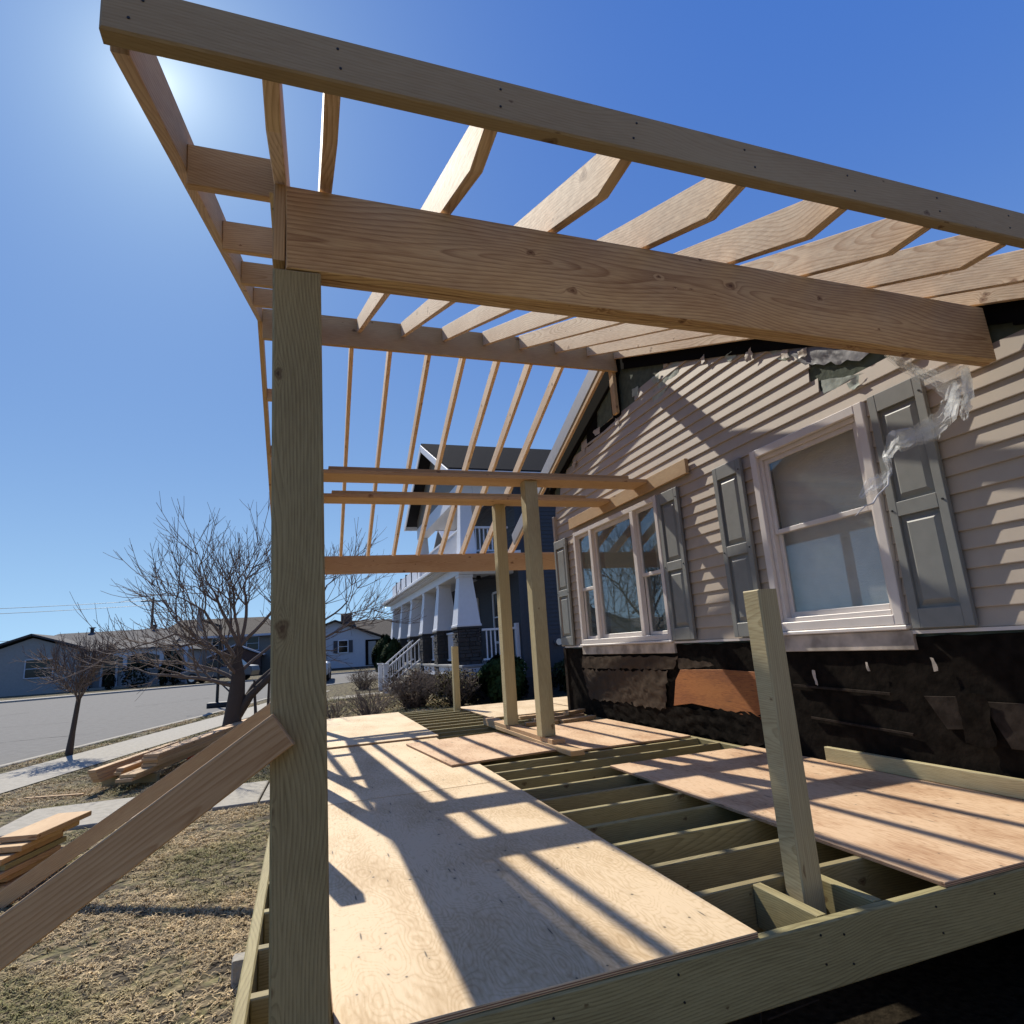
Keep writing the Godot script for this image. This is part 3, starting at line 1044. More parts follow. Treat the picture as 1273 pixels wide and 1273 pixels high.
func shutter(H: Node, z0: float, z1: float, tilt: float):
	var y0 := -0.055
	var y1 := 1.355
	var S := part_node("shutter", H, at(3.32, y0, (z0 + z1) / 2))
	var X0 := 3.292
	var X1 := 3.322
	var f := plain()
	var sw := 0.052
	f.box(at(X0, y0, z0), at(X1, y1, z0 + sw), 0.003)
	f.box(at(X0, y0, z1 - sw), at(X1, y1, z1), 0.003)
	var mid := 0.59
	for r in [[y0, y0 + 0.11], [mid, mid + 0.085], [y1 - 0.11, y1]]:
		f.box(at(X0, r[0], z0 + sw), at(X1, r[1], z1 - sw), 0.003)
	put("shutter_frame", f, M.shutter, S)
	for r in [[y0 + 0.11, mid], [mid + 0.085, y1 - 0.11]]:
		var p := plain()
		var a := z0 + sw
		var c := z1 - sw
		# field sunk behind the frame, then a bevel up to a raised centre
		var o := [Vector2(a, r[0]), Vector2(c, r[0]), Vector2(c, r[1]), Vector2(a, r[1])]
		var g := 0.018
		var m := [Vector2(a + g, r[0] + g), Vector2(c - g, r[0] + g), Vector2(c - g, r[1] - g), Vector2(a + g, r[1] - g)]
		var g2 := 0.046
		var n := [Vector2(a + g2, r[0] + g2), Vector2(c - g2, r[0] + g2), Vector2(c - g2, r[1] - g2), Vector2(a + g2, r[1] - g2)]
		for i in 4:
			var j := (i + 1) % 4
			p.face(at(X1 - 0.008, o[i].y, o[i].x), at(X1 - 0.008, o[j].y, o[j].x), at(X1 - 0.010, m[j].y, m[j].x), at(X1 - 0.010, m[i].y, m[i].x))
			p.face(at(X1 - 0.010, m[i].y, m[i].x), at(X1 - 0.010, m[j].y, m[j].x), at(X0 + 0.006, n[j].y, n[j].x), at(X0 + 0.006, n[i].y, n[i].x))
		p.face(at(X0 + 0.006, n[0].y, n[0].x), at(X0 + 0.006, n[1].y, n[1].x), at(X0 + 0.006, n[2].y, n[2].x), at(X0 + 0.006, n[3].y, n[3].x))
		put("raised_panel", p, M.shutter, S)
	for q in [[z1 - 0.022, y1 - 0.09], [z1 - 0.022, mid + 0.04], [z0 + 0.022, mid + 0.04]]:
		var s := plain()
		s.tube(PackedVector3Array([at(X0 - 0.005, q[1], q[0]), at(X0 + 0.004, q[1], q[0])]), PackedFloat32Array([0.006, 0.007]), 8)
		put("screw", s, M.dark_metal, S)


# ------------------------------------------------------------------ the porch frame
func porch():
	var P := thing("porch_frame", "raw timber porch roof frame of rafters, beams and posts against the house", "porch frame", Vector3(0, 0, -1.82))
	var spf: Material = M.spf
	var pt: Material = M.pt
	var V := Vector3.UP
	# corner post nearest the camera, the posts behind it, the two in mid deck
	var b := wood()
	b.board(at(0.010, -E - 0.1, -1.82), at(-0.033, 1.163, -1.82), Vector3(1, 0, 0), 0.14, 0.14, 0.006)
	put("post", b, pt, P)
	for r in [[-0.09, -5.2, 1.515], [-0.09, -6.05, 1.515], [-0.09, -8.86, 1.13]]:
		b = wood()
		b.box(at(r[0], -E, r[1]), at(r[0] + 0.089, r[2], r[1] - 0.089), 0.004)
		put("post", b, pt, P)
	for r in [[1.965, -5.19, 0.128], [1.965, -6.16, 0.118]]:
		b = wood()
		b.tint = b.tint * 1.12
		b.box(at(r[0], -0.80, r[1]), at(r[0] + r[2], 1.518, r[1] - r[2]), 0.004)
		put("post", b, M.pt_light, P)
	# the house is a little out of square: everything runs away towards the wall
	for i in 2:
		var z := -0.0395 * i
		b = wood()
		b.uvo.y = 0.5
		b.board(at(-0.068, 1.312, -1.769 + z), at(3.285 if i == 0 else 3.295, 1.390, -1.876 + z), V, 0.292, 0.038)
		put("beam_ply", b, M.spf_bold, P)
	plank("side_beam", P, at(-0.087, 1.325, -1.752), at(-0.087, 1.325, -8.97), V, 0.27, 0.036, spf)
	plank("rear_beam", P, at(-0.068, 1.255, -8.87), at(4.6, 1.265, -8.92), V, 0.25, 0.038, spf)
	# ridge
	plank("ridge_board", P, at(-0.378, 2.888, -5.22), at(3.29, 3.066, -5.54), V, 0.29, 0.038, spf)
	# fascias
	var fb := plank("fascia_board", P, at(-0.422, 1.376, -1.230), at(4.3, 1.484, -1.326), V, 0.128, 0.045, M.spf_grey, 0.005)
	var spots := []
	for k in 10:
		for q in [0.03, -0.025]:
			spots.append([-0.36 + k * 0.412 + rng.randf_range(-0.02, 0.02), 1.378 + k * 0.0094 + q])
	for q in spots:
		nails(fb, [q], -1.2075 - (q[0] + 0.422) * 0.0203)
	plank("fascia_board", P, at(-0.422, 1.376, -9.226), at(4.3, 1.43, -9.4), V, 0.128, 0.045, spf, 0.005)
	# rafters in pairs
	var fx := [-0.107, 0.032, 0.432, 0.835, 1.232, 1.638, 2.020, 2.405, 2.770, 3.085]
	for i in fx.size():
		for s in [1.0, -1.0]:
			if i == 9 and s < 0:
				continue
			var k := 1.0 + 0.019 * maxf(fx[i], 0.0)
			var x: float = fx[i] * k + 0.019
			var foot := x
			if s < 0:      # the back rafters are sistered a little to one side and not quite square
				x = [-0.088, 0.05, 0.395, 0.765, 1.16, 1.535, 1.925, 2.31, 2.70][i]
				foot = [-0.088, 0.08, 0.495, 0.89, 1.28, 1.66, 2.03, 2.40, 2.76][i]
			b = wood()
			var j := rng.randf_range(1.0, 1.12)
			b.tint = b.tint * j
			rafter_shape(b, x, k, s, foot)
			put("rafter", b, M.spf_pale, P)
			if s < 0 and i == 8:
				b = wood()
				rafter_shape(b, 3.235, 1.06, s, 3.265)
				put("rafter", b, M.spf_pale, P)
	# barge rafters and lookouts of the overhanging gable end
	var vert := 0.140 * sqrt(1.0 + SL * SL)
	for s in [1.0, -1.0]:
		var zt := -1.256 if s > 0 else -9.204
		plank("barge_rafter", P, at(-0.401, 1.322 + 0.076, zt), at(-0.401, ridge_y + 0.08, -5.23 + 0.02 * s), V, 0.14, 0.038, spf)
		for d in [0.67, 1.49, 2.28, 3.08]:
			var z: float = -1.256 - d
			if s < 0:
				z = -10.46 - z
			var c := at(0, ridge_y - SL * absf(z + 5.23) + vert * 0.5, z)
			plank("lookout", P, Vector3(-0.381, c.y, c.z), Vector3(-0.109, c.y, c.z), Vector3(0, 1, 0.2 * s), 0.135, 0.038, spf)
	# plywood closing the gable end above the side beam
	b = wood()
	b.slab(PackedVector2Array([Vector2(-8.86, 1.462), Vector2(-1.80, 1.462), Vector2(-5.23, ridge_y - 0.01)]), Vector3(-0.115, E, 0), Vector3(0, 0, 1), Vector3(0, 1, 0), 0.012)
	put("gable_sheathing", b, M.ply, P)
	# flat tie planks at mid span, let into a ledger on the wall
	for r in [[-5.30, 0.0, 0.0, 3.285], [-5.315, 0.040, 0.24, 3.10], [-6.11, 0.0, 0.0, 3.285], [-6.125, 0.040, 0.30, 3.0]]:
		plank("tie_plank", P, at(r[1 + 1] - 0.06, 1.54 + r[1], r[0]), at(r[3], 1.54 + r[1], r[0]), Vector3(0, 0, 1), 0.235 if r[1] > 0 else 0.28, 0.038, spf)
	plank("wall_ledger", P, at(3.305, 1.50, -7.15), at(3.305, 1.50, -4.50), V, 0.14, 0.038, spf)
	# doubled plate under the mid posts
	for i in 2:
		plank("post_plate", P, at(2.035 + (0.0 if i == 0 else 0.01), -0.861 + i * 0.0385, -4.62 - i * 0.4), at(2.03, -0.861 + i * 0.0385, -7.1), Vector3(1, 0, 0), 0.12, 0.038, spf)
	# rake trim beside the last rear rafters
	var e2 := -9.1
	b = plain()
	b.board(at(3.185, 3.06 - SL * (-e2 - 5.52) + 0.08, e2), at(3.155, 3.14, -5.58), V, 0.19, 0.03, 0.003)
	put("rake_trim", b, M.rake_grey, P)


func rafter_shape(b: Builder, x: float, k: float, s: float, foot := NAN):
	# one rafter from its clipped tail to the ridge, drawn level and plumb and laid along its own grain
	var vert := 0.140 * sqrt(1.0 + SL * SL)
	var u0 := -1.256 * k
	var u1 := -5.23 * k + 0.021
	var under := func(z): return ridge_y * k - SL * absf(z + 5.23 * k)
	var dir := Vector2(-1, SL).normalized()
	var nor := Vector2(SL, 1).normalized()
	var loc := PackedVector2Array()
	for q in [[u0, 1.322 * k], [-1.405 * k, 1.322 * k], [u1, under.call(u1)], [u1, under.call(u1) + vert], [u0, under.call(u0) + vert]]:
		var p := Vector2(q[0], q[1])
		loc.append(Vector2(p.dot(dir), p.dot(nor)))
	var ax := Vector3(0, dir.y, dir.x)
	var ay := Vector3(0, nor.y, nor.x)
	var o := Vector3(x, E, 0)
	if s < 0:
		ax.z = -ax.z
		ay.z = -ay.z
		o.z = -10.46 * k
	if not is_nan(foot):
		var skew := (foot - x) / (loc[2].x - loc[0].x)
		o.x = x + skew * loc[2].x
		ax = Vector3(-skew, ax.y, ax.z).normalized()
	b.slab(loc, o, ax, ay, 0.038, 0.003)

func nails(owner_: Node, spots: Array, z: float):
	for s in spots:
		var b := plain()
		b.tube(PackedVector3Array([at(s[0], s[1], z - 0.004), at(s[0], s[1], z + 0.0015)]), PackedFloat32Array([0.0034, 0.0034]), 8)
		put("nail_head", b, M.dark_metal, owner_)


# ------------------------------------------------------------------ the deck
func deck():
	var D := thing("deck_frame", "green treated deck frame of joists on edge and a long front rim", "deck", Vector3(1.6, 0, -5.5))
	var pt: Material = M.pt
	var V := Vector3.UP
	var top := -0.899
	var h := 0.184
	var y := top - h / 2
	var rim := plank("rim_joist", D, at(-0.17, y, -1.719), at(4.6, y, -1.719), V, h, 0.038, M.pt_bold, 0.005)
	nails(rim, [[1.51, -0.93], [1.515, -1.01], [1.60, -0.945], [1.62, -1.03], [2.0, -0.94], [2.01, -1.02], [2.28, -0.95], [0.62, -0.95], [0.63, -1.03], [1.0, -0.93], [1.01, -1.0]], -1.6985)
	plank("rim_joist", D, at(-0.151, y, -1.739), at(-0.151, y, -9.56), V, h, 0.038, pt, 0.005)
	plank("rim_joist", D, at(-0.17, y, -9.58), at(5.4, y, -9.58), V, h, 0.038, pt, 0.005)
	plank("ledger", D, at(3.285, y, -1.74), at(3.285, y, -7.62), V, h, 0.038, pt, 0.005)
	var z := -2.06
	while z > -9.4:
		plank("joist", D, at(-0.131, y, z), at(3.264 if z > -7.6 else 4.6, y, z), V, h, 0.038, M.pt_bold if rng.randf() < 0.4 else pt, 0.004)
		z -= 0.3048
	# blocks that hold the short rail post
	plank("block", D, at(1.565, top - 0.07, -1.742), at(1.56, top - 0.07, -2.036), V, 0.14, 0.038, pt)
	plank("block", D, at(1.80, top - 0.07, -1.742), at(1.80, top - 0.07, -2.036), V, 0.14, 0.038, pt)
	for r in [[1.665, -1.925, 0.15], [2.13, -9.22, 0.03], [-0.125, -3.55, 0.15]]:
		var b := wood()
		b.tint = b.tint * 1.05
		b.box(at(r[0], -1.08, r[1]), at(r[0] + 0.092, r[2], r[1] - 0.092), 0.005)
		put("rail_post", b, M.pt_light, D)
	for r in [[0.1, -5.5], [3.1, -5.5], [0.1, -9.4], [3.1, -9.3], [1.6, -5.6], [1.6, -9.4], [3.05, -1.85]]:
		var b := wood()
		b.box(at(r[0], -E - 0.2, r[1]), at(r[0] + 0.09, -1.085, r[1] - 0.09), 0.004)
		put("pier_post", b, pt, D)


func plywood(label: String, x0: float, x1: float, z0: float, z1: float, y: float, mat: Material, turn := 0.0, along_z := true):
	var t := 0.0175
	var c := at((x0 + x1) / 2, y - t / 2, (z0 + z1) / 2)
	var o := thing("plywood_sheet", label, "plywood sheet", c, "plywood sheets laid on the joists")
	var b := Builder.new()
	b.uvs = Vector2(1.0 / 2.5, 1.0 / 1.25)
	b.uvo = Vector2(rng.randf(), rng.randf())
	var k := rng.randf_range(0.95, 1.04)
	b.tint = Color(k, k, k)
	var ax := Vector3(0, 0, -1).rotated(V3UP, turn)
	var ay := Vector3(-1, 0, 0).rotated(V3UP, turn)
	var L := absf(z1 - z0)
	var W := absf(x1 - x0)
	b.slab(PackedVector2Array([Vector2(-L / 2, -W / 2), Vector2(L / 2, -W / 2), Vector2(L / 2, W / 2), Vector2(-L / 2, W / 2)]), c, ax, ay, t - 0.002, 0.001)
	put("face_veneer", b, mat, o)
	var e := plain()
	for s in [[-1, 0], [1, 0], [0, -1], [0, 1]]:
		for i in 2:
			var yy := -0.0035 + i * 0.0058
			var cc: Vector3 = c + V3UP * yy + ax * (s[0] * (L / 2 + 0.0004)) + ay * (s[1] * (W / 2 + 0.0004))
			var along := ay if s[0] != 0 else ax
			var half: float = W / 2 if s[0] != 0 else L / 2
			e.board(cc - along * half, cc + along * half, V3UP, 0.0026, 0.0016, 0.0)
	put("edge_plies", e, M.ply_edge, o)

const V3UP := Vector3(0, 1, 0)

func sheets():
	plywood("large pale plywood sheet at the front left of the deck beside the corner post", 0.078, 1.288, -1.708, -4.140, -0.881, M.ply)
	plywood("pale plywood sheet second from the front along the left deck edge", 0.075, 1.292, -4.150, -6.60, -0.881, M.ply)
	plywood("pale plywood sheet farthest along the left deck edge near the lawn", 0.10, 1.32, -6.50, -9.42, -0.863, M.ply)
	plywood("pinkish striped plywood sheet at the front right against the house wall", 2.07, 3.29, -1.708, -4.146, -0.881, M.ply_red)
	plywood("small reddish plywood piece lying left of the mid posts", 1.0, 1.95, -4.86, -6.22, -0.8625, M.ply_red, 0.10)
	plywood("reddish plywood sheet between the mid posts and the window wall", 2.2, 3.24, -4.86, -6.46, -0.881, M.ply_red)
	plywood("pale plywood sheet on the far deck beyond the cut offs", 2.25, 3.47, -7.7, -9.5, -0.881, M.ply)
	plywood("far plywood sheet past the house corner at the deck end", 3.5, 4.72, -7.85, -9.52, -0.881, M.ply, 0.02)


# ------------------------------------------------------------------ the neighbor's house
func lap_wall(b: Builder, A: Vector3, B: Vector3, y0: float, y1: float, pitch: float, outward: Vector3):
	# real lapped courses from A to B (level), y in world
	var y := y0
	while y < y1 - 0.001:
		var t := minf(y + pitch, y1)
		var p := Vector3(A.x, y, A.z) + outward * 0.016
		var q := Vector3(B.x, y, B.z) + outward * 0.016
		var r := Vector3(B.x, t, B.z) + outward * 0.002
		var s := Vector3(A.x, t, A.z) + outward * 0.002
		var nn := (q - p).cross(s - p).normalized()
		if nn.dot(outward) < 0:
			nn = -nn
		b.quad(p, q, r, s, nn, Vector2.ZERO, Vector2.ZERO, Vector2.ZERO, Vector2.ZERO)
		b.quad(p, q, Vector3(B.x, y, B.z), Vector3(A.x, y, A.z), Vector3.DOWN, Vector2.ZERO, Vector2.ZERO, Vector2.ZERO, Vector2.ZERO)
		y = t

func simple_window(H: Node, o: Vector3, right: Vector3, w: float, h: float, outward: Vector3, frame_mat: Material, called := "window", shutters: Material = null):
	# o is the middle of the sill
	var W := part_node(called, H, o)
	var f := plain()
	var r := right * (w / 2)
	var t := 0.07
	for s in [-1, 1]:
		f.board(o + r * s + outward * 0.03, o + r * s + V3UP * h + outward * 0.03, right, t, 0.06, 0.004)
	for yy in [0.0, h, h * 0.5]:
		f.board(o - r + V3UP * yy + right * t * 0.5 + outward * 0.03, o + r + V3UP * yy - right * t * 0.5 + outward * 0.03, V3UP, t if yy != h * 0.5 else 0.045, 0.05, 0.004)
	put("frame", f, frame_mat, W)
	var g := plain()
	g.board(o + V3UP * h / 2 - r + outward * 0.012, o + V3UP * h / 2 + r + outward * 0.012, V3UP, h, 0.012)
	put("pane", g, M.dark_glass, W)
	if shutters:
		for s in [-1, 1]:
			var sh := plain()
			var m: Vector3 = o + r * s * (1.0 + 0.62)
			sh.board(m + outward * 0.02, m + V3UP * h + outward * 0.02, right, w * 0.42, 0.03, 0.004)
			put("shutter", sh, shutters, H)

func neighbor():
	var N := thing("neighbor_house", "navy two storey house with white porch columns on stone piers", "house", at(5.8, -1.45, -23))
	var X0 := 4.35      # column line
	var XW := 5.80      # front wall
	var ZN := -16.3
	var ZF := -31.4
	# body
	var b := plain()
	b.box(at(XW, -1.45, ZN), at(13, 2.6, ZF))
	b.box(at(XW, 2.6, ZN), at(13, 5.1, -23.7))
	put("body", b, M.navy_siding, N)
	var lap := plain()
	lap_wall(lap, at(XW, 0, ZN), at(13, 0, ZN), E - 0.9, E + 5.1, 0.115, Vector3(0, 0, 1))
	lap_wall(lap, at(XW, 0, ZN), at(XW, 0, ZF), E - 0.48, E + 2.05, 0.115, Vector3(-1, 0, 0))
	lap_wall(lap, at(XW, 0, ZN), at(XW, 0, -23.7), E + 2.7, E + 5.0, 0.115, Vector3(-1, 0, 0))
	put("siding", lap, M.navy_siding, N).set_meta("kind", "stuff")
	var cb := plain()
	cb.box(at(XW - 0.03, -0.48, ZN + 0.001), at(XW + 0.10, 5.0, ZN + 0.035))
	put("corner_board", cb, M.navy_siding, N)
	var fo := plain()
	fo.box(at(XW + 0.02, -1.5, ZN), at(13, -0.9, ZN + 0.03))
	put("foundation", fo, M.stone, N)
	var ub := plain()
	ub.box(at(6.45, -0.95, ZN + 0.02), at(6.95, 0.20, ZN + 0.14), 0.01)
	put("utility_panel", ub, M.navy_siding, N)
	var mt := plain()
	mt.tube(PackedVector3Array([at(6.78, 0.0, ZN + 0.14), at(6.78, 0.0, ZN + 0.26)]), PackedFloat32Array([0.10, 0.09]), 14)
	put("meter", mt, M.steel, N)
	# porch floor, skirt and lattice under it
	b = plain()
	b.box(at(4.0, -0.53, ZN + 0.05), at(XW, -0.46, ZF), 0.01)
	put("porch_floor", b, M.grey_wall, N)
	b = plain()
	b.box(at(4.06, -0.80, ZN - 0.02), at(XW, -0.53, ZN + 0.02), 0.005)
	b.box(at(4.04, -0.80, ZN - 0.02), at(4.09, -0.53, ZF), 0.005)
	put("porch_skirt", b, M.white_paint, N)
	b = plain()
	b.box(at(4.14, -1.5, ZN - 0.06), at(XW, -0.80, ZN - 0.10))
	b.box(at(4.14, -1.5, ZN - 0.10), at(4.18, -0.80, ZF))
	put("porch_base", b, M.stone, N)
	# columns on piers
	var zs := [-16.95, -19.75, -22.35, -25.1, -27.8, -30.5]
	for i in zs.size():
		var z: float = zs[i]
		var pier := part_node("stone_pier", N, at(X0, -1.45, z))
		var core := plain()
		core.box(at(X0 - 0.29, -1.45, z - 0.29), at(X0 + 0.29, 0.52, z + 0.29))
		put("core", core, M.stone, pier)
		var st := plain()
		var y := -1.45
		while y < 0.50:
			var hh := rng.randf_range(0.07, 0.13)
			hh = minf(hh, 0.52 - y)
			for side in 4:
				var w := -0.30
				while w < 0.29:
					var l := minf(rng.randf_range(0.14, 0.34), 0.31 - w)
					var dirs := [[Vector3(0, 0, 1), Vector3(1, 0, 0)], [Vector3(-1, 0, 0), Vector3(0, 0, 1)], [Vector3(0, 0, -1), Vector3(1, 0, 0)], [Vector3(1, 0, 0), Vector3(0, 0, 1)]]
					var out: Vector3 = dirs[side][0]
					var rt: Vector3 = dirs[side][1]
					var c := at(X0, y + hh / 2, z) + out * (0.30 + rng.randf() * 0.025) + rt * w
					var k := rng.randf_range(0.55, 1.7)
					st.tint = Color(k, k * rng.randf_range(0.92, 1.0), k * rng.randf_range(0.85, 1.0))
					if l > 0.03:
						st.board(c, c + rt * (l - 0.012), V3UP, hh - 0.012, 0.05, 0.006)
					w += l
			y += hh
		put("stones", st, M.stone, pier).set_meta("kind", "stuff")
		var cap := plain()
		cap.box(at(X0 - 0.36, 0.52, z - 0.36), at(X0 + 0.36, 0.575, z + 0.36), 0.01)
		put("pier_cap", cap, M.stone, pier)
		var col := part_node("porch_column", N, at(X0, 0.575, z))
		var sh := plain()
		taper(sh, at(X0, 0.63, z), 0.335, at(X0, 2.02, z), 0.185)
		put("shaft", sh, M.white_paint, col)
		var bs := plain()
		bs.box(at(X0 - 0.355, 0.576, z - 0.355), at(X0 + 0.355, 0.64, z + 0.355), 0.008)
		put("column_base", bs, M.white_paint, col)
		var cc := plain()
		cc.box(at(X0 - 0.215, 1.97, z - 0.215), at(X0 + 0.215, 2.05, z + 0.215), 0.008)
		put("column_cap", cc, M.white_paint, col)
	# railings between the piers and on the near side
	for i in zs.size() - 1:
		if i != 2:
			railing(N, at(X0, -0.46, zs[i] - 0.32), at(X0, -0.46, zs[i + 1] + 0.32), 0.92, 0.13)
	railing(N, at(X0 + 0.34, -0.46, ZN - 0.25), at(XW - 0.12, -0.46, ZN - 0.25), 0.92, 0.115)
	b = plain()
	b.box(at(XW - 0.14, -0.46, ZN - 0.32), at(XW - 0.02, 0.60, ZN - 0.19), 0.006)
	put("rail_post", b, M.white_paint, N)
	# steps towards the street with their handrails
	for s in [-1.0, 1.0]:
		var zc: float = -23.75 + s * 0.85
		var A := at(2.85, -0.55, zc)
		var B := at(4.10, 0.42, zc)
		var hr := plain()
		hr.board(A, B, V3UP, 0.06, 0.09, 0.006)
		hr.board(A + Vector3(0, -0.62, 0), B + Vector3(0, -0.72, 0), V3UP, 0.05, 0.07, 0.006)
		put("handrail", hr, M.white_paint, N)
		for k in 8:
			var t := (k + 0.7) / 8.2
			var p := A.lerp(B, t)
			var bl := plain()
			bl.board(p + Vector3(0, -0.68, 0), p - Vector3(0, 0.02, 0), Vector3(1, 0, 0), 0.035, 0.035)
			put("baluster", bl, M.white_paint, N)
		var nw := plain()
		nw.box(at(2.72, -1.45, zc - 0.08), at(2.88, -0.42, zc + 0.08), 0.006)
		nw.box(at(2.69, -0.42, zc - 0.11), at(2.91, -0.38, zc + 0.11), 0.006)
		put("newel_post", nw, M.white_paint, N)
	for k in 5:
		var sp := plain()
		sp.box(at(2.95 + k * 0.27, -1.45 + 0.19 * k, -24.58), at(4.1, -1.27 + 0.19 * k, -22.92), 0.008)
		put("step", sp, M.concrete, N)
	# porch ceiling, low roof, white eaves and gutter
	b = plain()
	b.box(at(X0 - 0.22, 2.052, ZN - 0.40), at(X0 + 0.22, 2.30, ZF), 0.006)
	b.box(at(X0 + 0.22, 2.052, ZN - 0.85), at(XW, 2.30, ZN - 0.45), 0.006)
	put("porch_beam", b, M.white_paint, N)
	b = plain()
	b.box(at(3.92, 2.302, ZN + 0.25), at(XW, 2.33, ZF - 0.3))
	put("soffit", b, M.white_paint, N)
	b = plain()
	b.slab(PackedVector2Array([Vector2(3.86, 2.332), Vector2(XW, 2.332), Vector2(XW, 2.62), Vector2(3.86, 2.47)]), at(0, 0, (ZN + ZF) / 2), Vector3(1, 0, 0), Vector3(0, 1, 0), ZN - ZF + 0.6, 0.01)
	put("porch_roof", b, M.white_paint, N)
	b = plain()
	b.box(at(3.74, 2.36, ZN + 0.3), at(3.855, 2.48, ZF - 0.3), 0.02)
	put("gutter", b, M.white_paint, N)
	# ceiling fan in the porch shade
	b = plain()
	b.tube(PackedVector3Array([at(5.05, 2.30, -17.9), at(5.05, 2.02, -17.9)]), PackedFloat32Array([0.02, 0.09]), 8)
	for k in 5:
		var a := TAU * k / 5.0
		var d := Vector3(cos(a), 0, sin(a))
		b.board(at(5.05, 2.05, -17.9) + d * 0.1, at(5.05, 2.05, -17.9) + d * 0.6, d.cross(V3UP), 0.12, 0.012)
	put("ceiling_fan", b, M.dark_metal, N)
	# narrow windows on the front wall, a door
	for z in [-18.4, -21.0, -27.5]:
		simple_window(N, at(XW - 0.02, 0.10, z), Vector3(0, 0, 1), 0.75, 1.55, Vector3(-1, 0, 0), M.white_paint)
	b = plain()
	b.box(at(XW - 0.05, -0.46, -24.2), at(XW - 0.017, 1.6, -23.2), 0.004)
	put("door", b, M.white_paint, N)
	# balcony over the porch
	var zb := -16.75
	railing(N, at(4.32, 2.62, zb), at(XW - 0.1, 2.62, zb), 0.80, 0.115)
	railing(N, at(4.25, 2.58, zb - 0.15), at(4.25, 2.58, -23.5), 0.80, 0.13)
	for k in 5:
		var z0 := -23.8 - k * 1.5
		var pn := plain()
		pn.box(at(4.22, 2.55, z0), at(4.26, 3.25, z0 - 1.42), 0.004)
		put("balcony_panel", pn, M.white_paint, N)
		var pp := plain()
		pp.box(at(4.19, 2.55, z0 + 0.04), at(4.29, 3.32, z0 + 0.14 - 0.1), 0.004)
		put("balcony_post", pp, M.white_paint, N)
	for z in [-16.75, -23.35]:
		var c := plain()
		taper(c, at(4.40, 2.55, z), 0.24, at(4.40, 4.30, z), 0.15)
		put("balcony_column", c, M.white_paint, N)
	b = plain()
	b.box(at(4.22, 4.302, -16.45), at(4.58, 4.72, -23.65), 0.008)
	b.box(at(4.582, 4.302, -16.45), at(XW, 4.72, -16.85), 0.008)
	put("balcony_header", b, M.white_paint, N)
	b = plain()
	b.box(at(4.24, 4.722, -16.35), at(XW, 4.76, -23.7))
	put("balcony_ceiling", b, M.white_paint, N)
	# upper gable end facing the street and the main roof
	var zr := -20.0
	var ye := 5.05
	var yr := 6.98
	b = plain()
	b.slab(PackedVector2Array([Vector2(-23.7, 4.76), Vector2(-16.3, 4.76), Vector2(-16.3, ye), Vector2(zr, yr - 0.08), Vector2(-23.7, ye)]), at(4.34, 0, 0), Vector3(0, 0, 1), Vector3(0, 1, 0), 0.2)
	put("gable_wall", b, M.tan_siding, N)
	b = plain()
	b.box(at(4.45, 4.76, -16.3), at(13, ye, -16.42))
	put("upper_wall", b, M.tan_siding, N)
	for s in [1.0, -1.0]:
		var ze: float = zr + s * 4.0
		var A := at(3.80, yr, zr)
		var B := at(3.80, 4.90, ze)
		b = plain()
		b.board((A + B) / 2 + Vector3(0, 0.06, 0), (A + B) / 2 + Vector3(10.5, 0.06, 0), B - A, A.distance_to(B) + 0.05, 0.08)
		put("roof", b, M.shingle, N)
		b = plain()
		b.board(A + Vector3(-0.02, -0.08, 0), B + Vector3(-0.02, -0.08, 0), V3UP, 0.22, 0.04, 0.004)
		b.box(B + Vector3(-0.04, -0.14, 0.012 * s), B + Vector3(10.4, 0.03, 0.06 * s))
		put("rake_board", b, M.white_paint, N)

func taper(b: Builder, A: Vector3, ra: float, B: Vector3, rb: float):
	var lo := []
	var hi := []
	for c in [[-1, -1], [1, -1], [1, 1], [-1, 1]]:
		lo.append(A + Vector3(c[0], 0, c[1]) * ra)
		hi.append(B + Vector3(c[0], 0, c[1]) * rb)
	for i in 4:
		var j := (i + 1) % 4
		var nn: Vector3 = (lo[j] - lo[i]).cross(hi[i] - lo[i]).normalized()
		if nn.dot(lo[i] + lo[j] - A * 2.0) < 0:
			nn = -nn
		b.quad(lo[i], lo[j], hi[j], hi[i], nn, Vector2.ZERO, Vector2.ZERO, Vector2.ZERO, Vector2.ZERO)

func railing(N: Node, A: Vector3, B: Vector3, h: float, gap: float):
	var r := part_node("railing", N, (A + B) / 2)
	var b := plain()
	b.board(A + V3UP * h, B + V3UP * h, V3UP, 0.06, 0.08, 0.006)
	b.board(A + V3UP * 0.11, B + V3UP * 0.11, V3UP, 0.05, 0.06, 0.006)
	put("rail", b, M.white_paint, r)
	var n := int(A.distance_to(B) / gap)
	for i in range(1, n):
		var p := A.lerp(B, float(i) / n)
		var bl := plain()
		bl.board(p + V3UP * 0.13, p + V3UP * (h - 0.02), (B - A).normalized(), 0.036, 0.036)
		put("baluster", bl, M.white_paint, r)


# ------------------------------------------------------------------ houses across the street
func gable_roof(H: Node, A: Vector3, B: Vector3, half: Vector3, drop: float, mat: Material, called := "roof"):
	# ridge A-B, the slopes fall by drop over +-half
	for s in [1.0, -1.0]:
		var o: Vector3 = half * s + Vector3(0, -drop, 0)
		var b := plain()
		var m := (A + A + o) / 2
		b.board(m, m + (B - A), o, o.length() + 0.04, 0.12, 0.01)
		put(called, b, mat, H)

